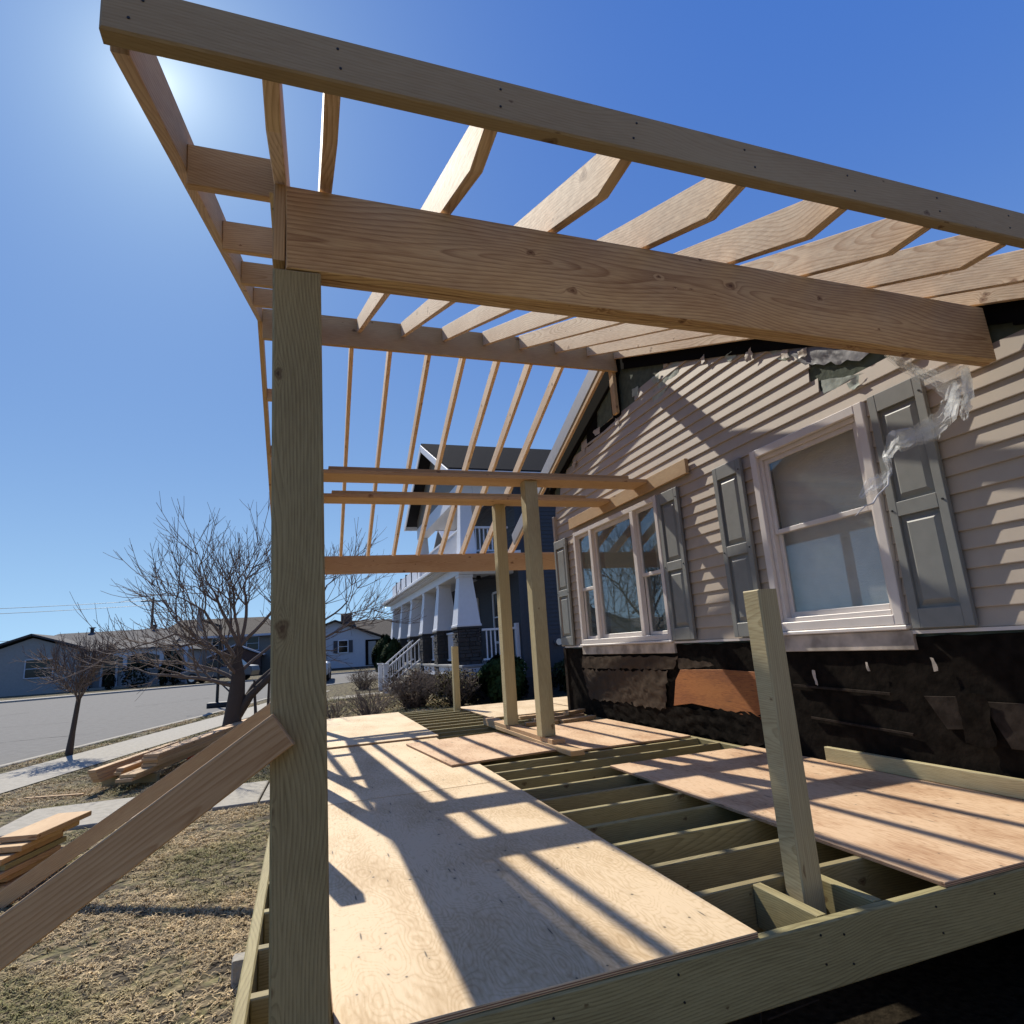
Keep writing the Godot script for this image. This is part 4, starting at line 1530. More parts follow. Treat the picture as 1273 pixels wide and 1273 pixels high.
func far_houses():
	var lap: Builder
	# the grey bungalow
	var G := thing("bungalow", "low grey bungalow with arched porch across the street", "house", at(-13, -1.15, -48))
	var z := -47.0
	var b := plain()
	b.box(at(-20.5, -1.25, z - 0.6), at(-7.9, 1.25, z - 9.0))
	put("body", b, M.grey_wall, G)
	b = plain()
	b.slab(PackedVector2Array([Vector2(-20.3, -1.25), Vector2(-13.2, -1.25), Vector2(-13.2, 1.25), Vector2(-16.4, 2.35), Vector2(-20.3, 0.95)]), at(0, 0, z - 1.5), Vector3(1, 0, 0), Vector3(0, 1, 0), 3.0)
	put("front_wing", b, M.grey_wall, G)
	gable_roof(G, at(-16.4, 2.55, z + 0.35), at(-16.4, 2.55, z - 6.0), Vector3(3.7, 0, 0), 1.25, M.shingle_grey)
	b = plain()
	var P0 := [at(-19.6, 1.2, z - 0.2), at(-7.6, 1.2, z - 0.2), at(-7.6, 1.2, z - 9.6), at(-19.6, 1.2, z - 9.6)]
	var R0 := [at(-16.6, 2.80, z - 5.0), at(-9.9, 2.86, z - 5.0)]
	b.face(P0[0], P0[1], R0[1], R0[0])
	b.face(P0[3], P0[2], R0[1], R0[0])
	b.tri(P0[0], P0[3], R0[0], Vector3(-0.6, 0.8, 0), Vector2.ZERO, Vector2.ZERO, Vector2.ZERO)
	b.tri(P0[1], P0[2], R0[1], Vector3(0.6, 0.8, 0), Vector2.ZERO, Vector2.ZERO, Vector2.ZERO)
	b.face(P0[0], P0[1], P0[2], P0[3])
	put("roof", b, M.shingle_grey, G)
	for e in [[-13.3, -8.5, 1.28, z + 0.72], [-8.6, -7.3, 1.18, z - 0.15]]:
		b = plain()
		b.box(at(e[0], e[2] - 0.09, e[3]), at(e[1], e[2] + 0.06, e[3] + 0.05), 0.006)
		put("eaves_board", b, M.white_wall, G)
	b = plain()
	b.slab(PackedVector2Array([Vector2(0, 0), Vector2(4.2, -0.88), Vector2(4.2, -0.76), Vector2(0, 0.12)]), at(-10.9, 2.12, z - 3.4), Vector3(0, 0, 1), Vector3(0, 1, 0), 4.9)
	put("porch_roof", b, M.shingle_grey, G)
	b = plain()
	b.slab(PackedVector2Array([Vector2(0, 0), Vector2(2.0, -0.40), Vector2(2.0, -0.28), Vector2(0, 0.12)]), at(-8.1, 1.62, z - 2.2), Vector3(0, 0, 1), Vector3(0, 1, 0), 1.0)
	put("porch_roof", b, M.shingle_grey, G)
	# arched fascia of the porch and its posts
	for r in [[-13.2, -11.05], [-11.05, -8.95]]:
		var arch := PackedVector2Array()
		for k in 13:
			var t := k / 12.0
			arch.append(Vector2(lerpf(r[0] + 0.1, r[1] - 0.1, t), 0.78 + 0.22 * sin(PI * t)))
		arch.append(Vector2(r[1] - 0.1, 1.28))
		arch.append(Vector2(r[0] + 0.1, 1.28))
		b = plain()
		b.slab(arch, at(0, 0, z + 0.55), Vector3(1, 0, 0), Vector3(0, 1, 0), 0.12)
		put("porch_arch", b, M.white_wall, G)
	for x in [-13.1, -11.05, -8.95, -7.55]:
		b = plain()
		b.box(at(x - 0.11, -1.2, z + 0.45), at(x + 0.11, 1.28, z + 0.65), 0.01)
		put("porch_post", b, M.white_wall, G)
	b = plain()
	b.box(at(-13.2, -1.3, z + 0.7), at(-7.5, -1.02, z - 0.6))
	put("porch_floor", b, M.concrete, G)
	simple_window(G, at(-15.9, -0.15, z + 0.02), Vector3(1, 0, 0), 1.5, 1.15, Vector3(0, 0, 1), M.white_wall)
	simple_window(G, at(-10.4, -0.05, z - 0.58), Vector3(1, 0, 0), 1.7, 1.15, Vector3(0, 0, 1), M.white_wall)
	simple_window(G, at(-9.5 + 0.7, -0.05, z - 0.58), Vector3(1, 0, 0), 1.0, 1.15, Vector3(0, 0, 1), M.white_wall)
	b = plain()
	b.box(at(-12.7, -1.02, z - 0.55), at(-11.7, 1.0, z - 0.5))
	put("door_frame", b, M.white_wall, G)
	b = plain()
	b.box(at(-12.55, -1.0, z - 0.5), at(-11.85, 0.85, z - 0.46))
	put("door", b, M.dark_glass, G)
	for x in [-14.6, -10.6]:
		b = plain()
		b.tube(PackedVector3Array([at(x, 2.6, z - 5.0), at(x, 3.05, z - 5.0), at(x, 3.15, z - 5.0)]), PackedFloat32Array([0.12, 0.12, 0.24]), 10)
		put("roof_vent", b, M.dark_metal, G)
	# dark clipped shrubs before its porch
	for r in [[-13.0, 0.9, 0.45], [-11.6, 1.1, 0.35], [-10.2, 1.5, 0.85], [-8.6, 1.35, 0.30], [-7.9, 1.9, 0.5]]:
		leaf_bush("clipped_shrub", at(r[0], -1.15, z + 1.6), r[2], r[1], lin(0.018, 0.022, 0.012), 500, ["round dark shrub left of the bungalow door", "narrow dark shrub by the middle porch post of the bungalow", "wide dark hedge under the bungalow porch window", "narrow dark shrub right of the bungalow hedge", "tall thin shrub at the right end of the bungalow"][[-13.0, -11.6, -10.2, -8.6, -7.9].find(r[0])], "shrub")
	# the brown house behind the bare tree
	var K := thing("brown_roof_house", "two storey tan house with brown hipped roof behind the bare tree", "house", at(-8, -1.15, -62))
	b = plain()
	b.box(at(-11.4, -1.3, -60), at(-2.6, 2.5, -68))
	put("body", b, M.tan_siding, K)
	b = plain()
	var P := [at(-12.3, 2.4, -59.4), at(-2.0, 2.4, -59.4), at(-2.0, 2.4, -68.6), at(-12.3, 2.4, -68.6)]
	var R := [at(-10.9, 4.15, -63.6), at(-3.4, 4.15, -63.6)]
	b.face(P[0], P[1], R[1], R[0])
	b.face(P[3], P[2], R[1], R[0])
	b.tri(P[0], P[3], R[0], Vector3(-0.7, 0.7, 0), Vector2.ZERO, Vector2.ZERO, Vector2.ZERO)
	b.tri(P[1], P[2], R[1], Vector3(0.7, 0.7, 0), Vector2.ZERO, Vector2.ZERO, Vector2.ZERO)
	b.face(P[0], P[1], P[2], P[3])
	put("roof", b, M.shingle_brown, K)
	b = plain()
	b.box(at(-12.35, 2.22, -59.3), at(-1.95, 2.40, -59.42))
	put("eaves_board", b, M.white_wall, K)
	for x in [-9.8, -7.2, -4.4]:
		simple_window(K, at(x, 1.0, -59.98), Vector3(1, 0, 0), 1.0, 1.2, Vector3(0, 0, 1), M.white_wall)
	simple_window(K, at(-4.6, -0.4, -59.98), Vector3(1, 0, 0), 1.6, 1.2, Vector3(0, 0, 1), M.white_wall)
	b = plain()
	b.slab(PackedVector2Array([Vector2(-7.4, -1.3), Vector2(-3.6, -1.3), Vector2(-3.6, 0.55), Vector2(-5.5, 1.35), Vector2(-7.4, 0.55)]), at(0, 0, -58.6), Vector3(1, 0, 0), Vector3(0, 1, 0), 2.6)
	put("entry_wing", b, M.brick_red, K)
	gable_roof(K, at(-5.5, 1.50, -57.1), at(-5.5, 1.50, -60.0), Vector3(2.2, 0, 0), 0.95, M.white_wall, "entry_roof")
	# the white house beyond the corner
	var W := thing("white_house", "small white house with brown roof and dark shutters beyond the street corner", "house", at(4, -1.15, -58))
	b = plain()
	b.slab(PackedVector2Array([Vector2(-1.8, -1.3), Vector2(6.6, -1.3), Vector2(6.6, 1.35), Vector2(2.5, 2.95), Vector2(-1.8, 1.35)]), at(0, 0, -58), Vector3(1, 0, 0), Vector3(0, 1, 0), 4.0)
	put("body", b, M.white_wall, W)
	gable_roof(W, at(2.5, 3.05, -55.6), at(2.5, 3.05, -64), Vector3(4.5, 0, 0), 1.72, M.shingle_brown)
	gable_roof(W, at(3.0, 3.2, -61), at(16, 3.1, -61), Vector3(0, 0, 4.0), 1.75, M.shingle_brown)
	b = plain()
	b.box(at(3.3, 2.4, -60.6), at(4.3, 3.9, -61.4))
	put("chimney", b, M.brick_red, W)
	b = plain()
	b.box(at(6.6, -1.3, -58.5), at(15.5, 1.4, -64))
	put("side_wing", b, M.tan_siding, W)
	simple_window(W, at(3.2, 0.25, -55.98), Vector3(1, 0, 0), 0.8, 1.05, Vector3(0, 0, 1), M.white_paint, "window", M.navy_siding)
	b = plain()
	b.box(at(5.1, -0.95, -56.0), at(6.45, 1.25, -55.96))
	put("dark_recess_panel", b, M.black, W)  # flat black panel, the shade of the doorway put into its colour
	b = plain()
	b.box(at(5.35, -0.9, -55.96), at(6.0, 1.1, -55.92))
	put("door", b, M.grey_wall, W)
	b = plain()
	b.box(at(-1.9, -1.35, -55.9), at(6.6, -1.02, -55.98))
	put("foundation", b, M.stone, W)
	# a farther gable behind the neighbor's porch
	var T := thing("tan_gable_house", "tan gable with white trim peeking behind the neighbor's balcony", "house", at(12, -1.15, -44))
	b = plain()
	b.slab(PackedVector2Array([Vector2(-46.5, -1.4), Vector2(-38.5, -1.4), Vector2(-38.5, 5.6), Vector2(-42.5, 8.3), Vector2(-46.5, 5.6)]), at(12.0, 0, 0), Vector3(0, 0, 1), Vector3(0, 1, 0), 5.0)
	put("body", b, M.tan_siding, T)
	gable_roof(T, at(9.1, 8.5, -42.5), at(15, 8.5, -42.5), Vector3(0, 0, 4.5), 3.0, M.white_wall)
	# added house behind the camera, its sunlit siding bounces warm fill onto the porch
	var S := thing("added_bounce_house", "added tan sided house behind the viewpoint, bounces warm fill onto the porch", "house", at(4, -1.45, 11.5))
	b = plain()
	b.box(at(-1.5, -1.45, 7.6), at(13.0, 3.6, 17.0))
	put("body", b, M.side_tan, S)
	lap = plain()
	lap_wall(lap, at(-1.5, 0, 7.6), at(13.0, 0, 7.6), E - 1.2, E + 3.6, 0.115, Vector3(0, 0, -1))
	put("siding", lap, M.side_tan, S).set_meta("kind", "stuff")
	for x in [0.8, 4.6, 8.6]:
		simple_window(S, at(x, 0.0, 7.58), Vector3(1, 0, 0), 0.9, 1.4, Vector3(0, 0, -1), M.white_paint)
	gable_roof(S, at(-2.0, 6.2, 12.3), at(13.5, 6.2, 12.3), Vector3(0, 0, 5.1), 2.6, M.shingle_grey)
	# low roof at the far left
	var L := thing("grey_garage", "low grey roofed garage at the far left past the bungalow", "garage", at(-24, -1.15, -52))
	b = plain()
	b.box(at(-27, -1.3, -50), at(-20.8, 0.9, -56))
	put("body", b, M.grey_wall, L)
	gable_roof(L, at(-27.4, 1.75, -53), at(-20.4, 1.75, -53), Vector3(0, 0, 3.4), 0.95, M.shingle_grey)


# ------------------------------------------------------------------ cars, hoop, pole
func car(called: String, label: String, o: Vector3, yaw: float, paint: Material):
	var C := thing(called, label, "car", o)
	var f := Vector3(cos(yaw), 0, -sin(yaw))    # forwards
	var r := Vector3(sin(yaw), 0, cos(yaw))
	var prof := PackedVector2Array([Vector2(-2.2, 0.32), Vector2(2.2, 0.32), Vector2(2.26, 0.55), Vector2(2.18, 0.74), Vector2(1.15, 0.93), Vector2(-1.75, 0.98), Vector2(-2.2, 0.90), Vector2(-2.28, 0.6)])
	var b := plain()
	b.slab(prof, o, f, V3UP, 1.76, 0.06)
	put("body", b, paint, C)
	b = plain()
	b.slab(PackedVector2Array([Vector2(-1.62, 0.95), Vector2(1.12, 0.93), Vector2(0.35, 1.40), Vector2(-1.1, 1.42)]), o, f, V3UP, 1.50, 0.07)
	put("cabin", b, M.dark_glass, C)
	b = plain()
	b.slab(PackedVector2Array([Vector2(-1.12, 1.415), Vector2(0.34, 1.395), Vector2(0.28, 1.45), Vector2(-1.0, 1.46)]), o, f, V3UP, 1.42, 0.02)
	put("car_roof", b, paint, C)
	for q in [[1.38, 1], [1.38, -1], [-1.35, 1], [-1.35, -1]]:
		var c: Vector3 = o + f * q[0] + r * (0.80 * q[1]) + V3UP * 0.33
		var w := part_node("wheel", C, c)
		b = plain()
		b.tube(PackedVector3Array([c - r * (0.11 * q[1]), c + r * (0.09 * q[1]), c + r * (0.105 * q[1])]), PackedFloat32Array([0.33, 0.33, 0.29]), 18)
		put("tyre", b, M.tyre, w)
		b = plain()
		b.tube(PackedVector3Array([c + r * (0.08 * q[1]), c + r * (0.115 * q[1])]), PackedFloat32Array([0.21, 0.19]), 12)
		put("rim", b, M.steel, w)
	for s in [-1, 1]:
		b = plain()
		var h: Vector3 = o + f * 2.2 + r * (0.62 * s) + V3UP * 0.66
		b.board(h - r * 0.16, h + r * 0.16, V3UP, 0.13, 0.10, 0.02)
		put("headlight", b, M.steel, C)
	b = plain()
	b.board(o + f * 2.24 - r * 0.75 + V3UP * 0.42, o + f * 2.24 + r * 0.75 + V3UP * 0.42, V3UP, 0.14, 0.12, 0.02)
	put("bumper", b, paint, C)

func street_things():
	car("parked_car", "dark blue car parked in the drive right of the bungalow", at(-5.2, -1.16, -44.6), PI * 0.93, M.navy_paint)
	car("parked_car", "silver car parked at the street beside the white house", at(0.40, -1.2, -34.6), 1.5, M.silver_paint)
	# portable basketball hoop on the kerb
	var o := at(-2.78, -1.44, -23.4)
	var B := thing("basketball_hoop", "black portable basketball hoop standing at the kerb beyond the bare tree", "basketball hoop", o)
	var b := plain()
	b.board(o + Vector3(-0.28, 0.09, 0), o + Vector3(0.75, 0.09, 0), Vector3(0, 1, 0), 0.17, 0.62, 0.04)
	put("base", b, M.dark_metal, B)
	b = plain()
	b.tube(PackedVector3Array([o + Vector3(0, 0.15, 0), o + Vector3(0.02, 2.75, 0)]), PackedFloat32Array([0.05, 0.045]), 10)
	put("pole", b, M.dark_metal, B)
	for s in [-1, 1]:
		b = plain()
		b.tube(PackedVector3Array([o + Vector3(0.70, 0.16, 0.2 * s), o + Vector3(0.03, 0.85, 0.02 * s)]), PackedFloat32Array([0.018, 0.018]), 6)
		put("brace_rod", b, M.dark_metal, B)
	b = plain()
	b.board(o + Vector3(0.02, 2.7, 0), o + Vector3(-0.6, 2.95, 0), V3UP, 0.08, 0.1)
	put("arm", b, M.dark_metal, B)
	b = plain()
	b.board(o + Vector3(-0.62, 2.95, -0.6), o + Vector3(-0.62, 2.95, 0.6), V3UP, 0.75, 0.03, 0.004)
	put("backboard", b, M.grey_wall, B)
	b = plain()
	var ring := PackedVector3Array()
	var rr := PackedFloat32Array()
	for k in 19:
		ring.append(o + Vector3(-0.9 + 0.23 * cos(TAU * k / 18), 2.72, 0.23 * sin(TAU * k / 18)))
		rr.append(0.012)
	b.tube(ring, rr, 5, false)
	put("rim", b, M.rust, B)
	# utility pole and the wires
	var p := at(-15.6, -1.2, -75.0)
	var U := thing("utility_pole", "thin dark utility pole rising behind the bungalow roof", "utility pole", p)
	b = plain()
	b.tube(PackedVector3Array([p, p + Vector3(0, 8.7, 0)]), PackedFloat32Array([0.16, 0.11]), 8)
	put("pole", b, M.bark, U)
	b = plain()
	b.board(p + Vector3(-1.2, 8.3, 0), p + Vector3(1.2, 8.3, 0), V3UP, 0.12, 0.1)
	put("crossarm", b, M.bark, U)
	var names := ["top power wire", "second power wire", "third power wire", "lowest cable"]
	for k in 4:
		var y0: float = [8.4, 7.9, 5.2, 4.5][k]
		b = plain()
		var path := PackedVector3Array()
		var rad := PackedFloat32Array()
		for j in 15:
			var t := j / 14.0
			path.append(Vector3(lerpf(p.x, p.x - 46.0, t), p.y + y0 - 1.4 * 4.0 * t * (1 - t) * 0.5, p.z + 8.0 * t))
			rad.append(0.022)
		b.tube(path, rad, 4)
		var w := put("power_line", b, M.dark_metal)
		tag(w, ["topmost of the thin power lines left of the pole", "second highest of the thin power lines left of the pole", "third of the thin power lines, just above the bungalow ridge", "lowest of the thin lines left of the pole above the bungalow"][k], "power line", "power lines over the bungalow")


# ------------------------------------------------------------------ trees and shrubs
func shoot(b: Builder, p: Vector3, d: Vector3, r: float, r2: float, l: float, n: int, up: float, wander: float, sides: int) -> PackedVector3Array:
	# one curved branch; returns its points
	var path := PackedVector3Array([p])
	var rad := PackedFloat32Array([r])
	var q := p
	var dd := d.normalized()
	for i in n:
		dd = (dd + Vector3(rng.randf_range(-1, 1), rng.randf_range(-1, 1), rng.randf_range(-1, 1)) * wander + V3UP * up).normalized()
		q += dd * (l / n)
		path.append(q)
		rad.append(lerpf(r, r2, (i + 1.0) / n))
	b.tube(path, rad, sides, false)
	return path

func crown(b: Builder, p: Vector3, d: Vector3, r: float, l: float, forks: int, shoots: int, size: float):
	# a limb, its forks, and the long upturned shoots that a pruned tree puts out
	var limb := shoot(b, p, d, r, r * 0.55, l, 6, 0.03, 0.16, 7)
	for f in forks:
		var i := rng.randi_range(2, 6) if f > 0 else 6
		var a := limb[i]
		var along := (limb[i] - limb[i - 1]).normalized()
		var side := along.cross(Vector3(rng.randf_range(-1, 1), rng.randf_range(-0.5, 0.5), rng.randf_range(-1, 1))).normalized()
		var fork := shoot(b, a, along + side * rng.randf_range(0.5, 1.1), r * rng.randf_range(0.38, 0.52), r * 0.20, l * rng.randf_range(0.55, 0.85), 5, 0.05, 0.2, 5)
		for k in shoots:
			var m := rng.randi_range(1, 5) if k > 1 else 5
			var q := fork[m]
			var al := (fork[m] - fork[m - 1]).normalized()
			var sd := al.cross(Vector3(rng.randf_range(-1, 1), rng.randf_range(-1, 1), rng.randf_range(-1, 1))).normalized()
			var sh := shoot(b, q, al + sd * rng.randf_range(0.5, 1.3), 0.0085, 0.0042, size * rng.randf_range(0.5, 1.15), 6, 0.11, 0.09, 3)
			for t in 3:
				var e := rng.randi_range(2, 5)
				var tl := (sh[e] - sh[e - 1]).normalized()
				var ts := tl.cross(Vector3(rng.randf_range(-1, 1), rng.randf_range(-1, 1), rng.randf_range(-1, 1))).normalized()
				shoot(b, sh[e], tl + ts * rng.randf_range(0.4, 0.9), 0.0050, 0.0030, size * rng.randf_range(0.15, 0.45), 3, 0.12, 0.08, 3)

func trees():
	# the pruned ornamental tree on the front lawn
	var o := at(-1.27, -1.45, -13.1)
	var T := thing("bare_tree", "spreading bare ornamental tree on the front lawn behind the lumber stack", "tree", o)
	var tr := plain()
	var fork := o + Vector3(0.05, 1.0, 0)
	var top := fork + Vector3(0.02, 0.75, 0.0)
	tr.tube(PackedVector3Array([o + Vector3(0.0, -0.05, 0), o + Vector3(-0.03, 0.15, 0), o + Vector3(0.0, 0.5, 0), o + Vector3(0.05, 0.8, 0.02), fork + Vector3(0.02, 0.2, 0), fork + Vector3(-0.02, 0.5, 0.0), top]), PackedFloat32Array([0.25, 0.185, 0.155, 0.155, 0.125, 0.095, 0.075]), 12)
	# two stems that leave low to the right
	var low := [[o + Vector3(0.06, 0.42, 0), o + Vector3(0.3, 0.82, 0.1), o + Vector3(0.62, 1.12, 0.15), o + Vector3(1.1, 1.6, 0.2)], [o + Vector3(0.10, 0.55, 0.05), o + Vector3(0.35, 0.98, -0.1), o + Vector3(0.75, 1.33, -0.2), o + Vector3(1.25, 1.95, -0.3)]]
	tr.tube(PackedVector3Array(low[0]), PackedFloat32Array([0.085, 0.075, 0.065, 0.045]), 9)
	tr.tube(PackedVector3Array(low[1]), PackedFloat32Array([0.07, 0.065, 0.055, 0.04]), 9)
	for k in 2:
		var x := 0.38 + 0.22 * k
		tr.tube(PackedVector3Array([o + Vector3(x, 0, 0.1), o + Vector3(x + 0.02, 0.5, 0.1), o + Vector3(x - 0.02 + 0.05 * k, 1.1, 0.1)]), PackedFloat32Array([0.035, 0.03, 0.02]), 6)
	put("trunk", tr, M.bark, T)
	var br := plain()
	for r in [[fork, Vector3(-1.0, 0.30, 0.1), 0.060, 1.35, 4, 6], [fork + Vector3(0, 0.1, 0), Vector3(-0.9, 0.45, -0.45), 0.055, 1.35, 4, 6], [fork + Vector3(0, 0.3, 0), Vector3(-0.75, 0.75, -0.2), 0.058, 1.35, 4, 7], [fork + Vector3(0, 0.45, 0), Vector3(-0.6, 0.8, 0.5), 0.055, 1.25, 4, 7], [top, Vector3(-0.4, 0.95, 0.2), 0.055, 1.15, 4, 7], [top, Vector3(0.2, 1.0, -0.2), 0.055, 1.2, 4, 7], [top, Vector3(0.7, 0.75, 0.2), 0.055, 1.25, 4, 7], [fork + Vector3(0, 0.25, 0), Vector3(0.6, 0.6, -0.7), 0.05, 1.2, 4, 6], [fork + Vector3(0, 0.2, 0), Vector3(-0.3, 0.55, 0.85), 0.048, 1.1, 4, 6], [low[0][3], Vector3(0.9, 0.45, 0.1), 0.043, 1.2, 4, 6], [low[1][3], Vector3(0.6, 0.8, -0.2), 0.04, 1.15, 4, 6], [low[0][2], Vector3(0.35, 0.9, 0.4), 0.035, 1.1, 3, 6], [low[1][3], Vector3(0.95, 0.3, 0.2), 0.036, 1.1, 3, 5], [fork + Vector3(0, 0.5, 0), Vector3(-0.9, 0.6, 0.1), 0.045, 1.35, 4, 7], [top, Vector3(-0.1, 1.0, 0.5), 0.045, 1.2, 4, 7]]:
		crown(br, r[0], r[1], r[2] * 0.72, r[3], r[4], r[5] + 1, 1.05)
	put("branches", br, M.twig, T)
	# the young street tree
	o = at(-4.05, -1.45, -13.7)
	T = thing("street_tree", "small young bare street tree between sidewalk and road", "tree", o)
	tr = plain()
	tr.tube(PackedVector3Array([o, o + Vector3(0.03, 0.4, 0), o + Vector3(0.08, 1.0, 0)]), PackedFloat32Array([0.065, 0.045, 0.038]), 8)
	put("trunk", tr, M.bark, T)
	br = plain()
	for k in 8:
		var a := TAU * k / 8.0 + 0.3
		crown(br, o + Vector3(0.08, 0.98 - 0.05 * (k % 3), 0), Vector3(cos(a) * 0.5, 0.9, sin(a) * 0.5), 0.015, 0.55, 4, 8, 0.42)
	put("branches", br, M.twig, T)


func leaf_bush(called: String, o: Vector3, r: float, h: float, col: Color, n: int, label: String, category: String, group := "", taper_ := 0.0):
	var T := thing(called, label, category, o, group)
	var b := plain()
	for i in n:
		var t := pow(rng.randf(), 0.75)
		var a := rng.randf() * TAU
		var prof := r * (sqrt(maxf(0.05, 1.0 - pow(absf(t * 2.0 - 1.0), 2.4))) * (1.0 - taper_ * t))
		var q := sqrt(rng.randf_range(0.45, 1.0)) * (1.0 + 0.18 * sin(a * 3.0 + t * 7.0))
		var p := o + Vector3(cos(a) * prof * q, h * t * (1.0 + 0.05 * sin(a * 2.0)), sin(a) * prof * q)
		var d := Vector3(cos(a), rng.randf_range(0.0, 1.0), sin(a)).normalized()
		var s := d.cross(Vector3(rng.randf_range(-1, 1), rng.randf_range(-1, 1), rng.randf_range(-1, 1))).normalized()
		var sz := clampf(h * 0.07, 0.035, 0.11) * rng.randf_range(0.7, 1.4)
		var k := rng.randf_range(0.4, 1.1)
		b.tint = Color(col.srgb_to_linear().r * k, col.srgb_to_linear().g * k, col.srgb_to_linear().b * k)
		var up := s.cross(d).normalized()
		b.tri(p - s * sz * 0.5, p + s * sz * 0.5, p + up * sz + d * sz * 0.4, (d + up * 0.2).normalized(), Vector2.ZERO, Vector2.ZERO, Vector2.ZERO)
		b.tri(p - s * sz * 0.5, p + s * sz * 0.5, p - up * sz * 0.6 + d * sz * 0.3, (d - up * 0.2).normalized(), Vector2.ZERO, Vector2.ZERO, Vector2.ZERO)
	put("foliage", b, M.leaf, T)
	var st := plain()
	for k in 3:
		st.tube(PackedVector3Array([o + Vector3(0.05 * k - 0.05, 0, 0), o + Vector3(0.1 * k - 0.1, h * 0.6, 0.05 * k - 0.05)]), PackedFloat32Array([0.02, 0.012]), 5)
	put("stem", st, M.bark, T)

func twig_bush(called: String, o: Vector3, r: float, h: float, n: int, col: Color, label: String, leafy := 0.0):
	var T := thing(called, label, "shrub", o)
	var b := plain()
	b.tint = Color(1, 1, 1)
	for i in n:
		var a := rng.randf() * TAU
		var lean := sqrt(rng.randf()) * 1.0
		var k := rng.randf_range(0.6, 1.5)
		b.tint = Color(k, k, k)
		var p := o + Vector3(cos(a), 0, sin(a)) * r * 0.25 * rng.randf()
		var e := o + Vector3(cos(a) * r * lean, h * rng.randf_range(0.6, 1.05) * (1.0 - 0.35 * lean * lean), sin(a) * r * lean)
		var m := (p + e) / 2 + Vector3(rng.randf_range(-1, 1), 0.6, rng.randf_range(-1, 1)) * r * 0.15
		b.tube(PackedVector3Array([p, m, e]), PackedFloat32Array([0.008, 0.006, 0.003]), 3, false)
		for j in 4:
			var s := m.lerp(e, rng.randf())
			var d := (e - m).normalized() + Vector3(rng.randf_range(-1, 1), rng.randf_range(-0.4, 1), rng.randf_range(-1, 1)) * 0.8
			b.tube(PackedVector3Array([s, s + d.normalized() * h * rng.randf_range(0.12, 0.3)]), PackedFloat32Array([0.004, 0.002]), 3, false)
	put("twigs", b, M.twig, T)
	if leafy > 0.0:
		b = plain()
		for i in int(leafy):
			var a := rng.randf() * TAU
			var t := rng.randf()
			var q := sqrt(rng.randf())
			var p := o + Vector3(cos(a) * r * q * (1.0 - 0.3 * t), h * t * 0.95, sin(a) * r * q * (1.0 - 0.3 * t))
			var s := Vector3(rng.randf_range(-1, 1), rng.randf_range(-1, 1), rng.randf_range(-1, 1)).normalized() * 0.03
			var k := rng.randf_range(0.5, 1.5)
			var c := col.srgb_to_linear() * 0.45
			b.tint = Color(c.r * k, c.g * k, c.b * k)
			b.tri(p - s, p + s, p + s.cross(Vector3(0.3, 0.9, 0.2)).normalized() * 0.06, s.cross(Vector3(0.2, 0.4, 0.9)).normalized(), Vector2.ZERO, Vector2.ZERO, Vector2.ZERO)
		put("leaves", b, M.leaf, T)

func shrubs():
	twig_bush("bare_shrub", at(2.75, -1.45, -16.6), 1.0, 1.05, 240, lin(0.08, 0.05, 0.03), "large brown twiggy shrub left of the neighbor's near pier", 900)
	twig_bush("bare_shrub", at(3.75, -1.45, -15.9), 0.75, 0.95, 160, lin(0.09, 0.075, 0.02), "olive and brown bush before the neighbor's porch skirt", 1500)
	twig_bush("bare_shrub", at(1.45, -1.45, -14.9), 0.75, 0.70, 110, lin(0.12, 0.10, 0.05), "low straw coloured twiggy plant at the far lawn edge")
	twig_bush("bare_shrub", at(0.55, -1.45, -13.6), 0.45, 0.65, 70, lin(0.12, 0.10, 0.05), "thin dry twiggy plant just right of the corner post")
	twig_bush("bare_shrub", at(2.3, -1.45, -26.2), 0.7, 0.9, 120, lin(0.08, 0.05, 0.03), "small brown shrub left of the neighbor's newel post", 300)
	leaf_bush("evergreen_shrub", at(4.95, -1.45, -15.6), 0.62, 1.15, lin(0.035, 0.055, 0.018), 3500, "rounded dark green evergreen shrub before the neighbor's side rail", "shrub")
	leaf_bush("evergreen_shrub", at(7.0, -1.45, -14.9), 0.9, 1.1, lin(0.03, 0.04, 0.02), 3000, "dark low evergreen behind the house corner near the meter", "shrub")
	leaf_bush("evergreen_shrub", at(4.45, -1.2, -36.5), 0.85, 2.1, lin(0.022, 0.036, 0.014), 4500, "tall dark evergreen before the white house doorway", "shrub", "", 0.4)
	leaf_bush("evergreen_shrub", at(3.45, -1.45, -26.0), 0.42, 1.9, lin(0.03, 0.045, 0.02), 1600, "narrow evergreen between the neighbor's handrail and porch", "shrub")


# ------------------------------------------------------------------ lumber, braces and scraps
func lone_board(label: String, A: Vector3, B: Vector3, up: Vector3, w: float, t: float, mat: Material, group := "", called := "lumber_board"):
	var o := plank(called, self, A, B, up, w, t, mat, 0.003)
	tag(o, label, "board", group)

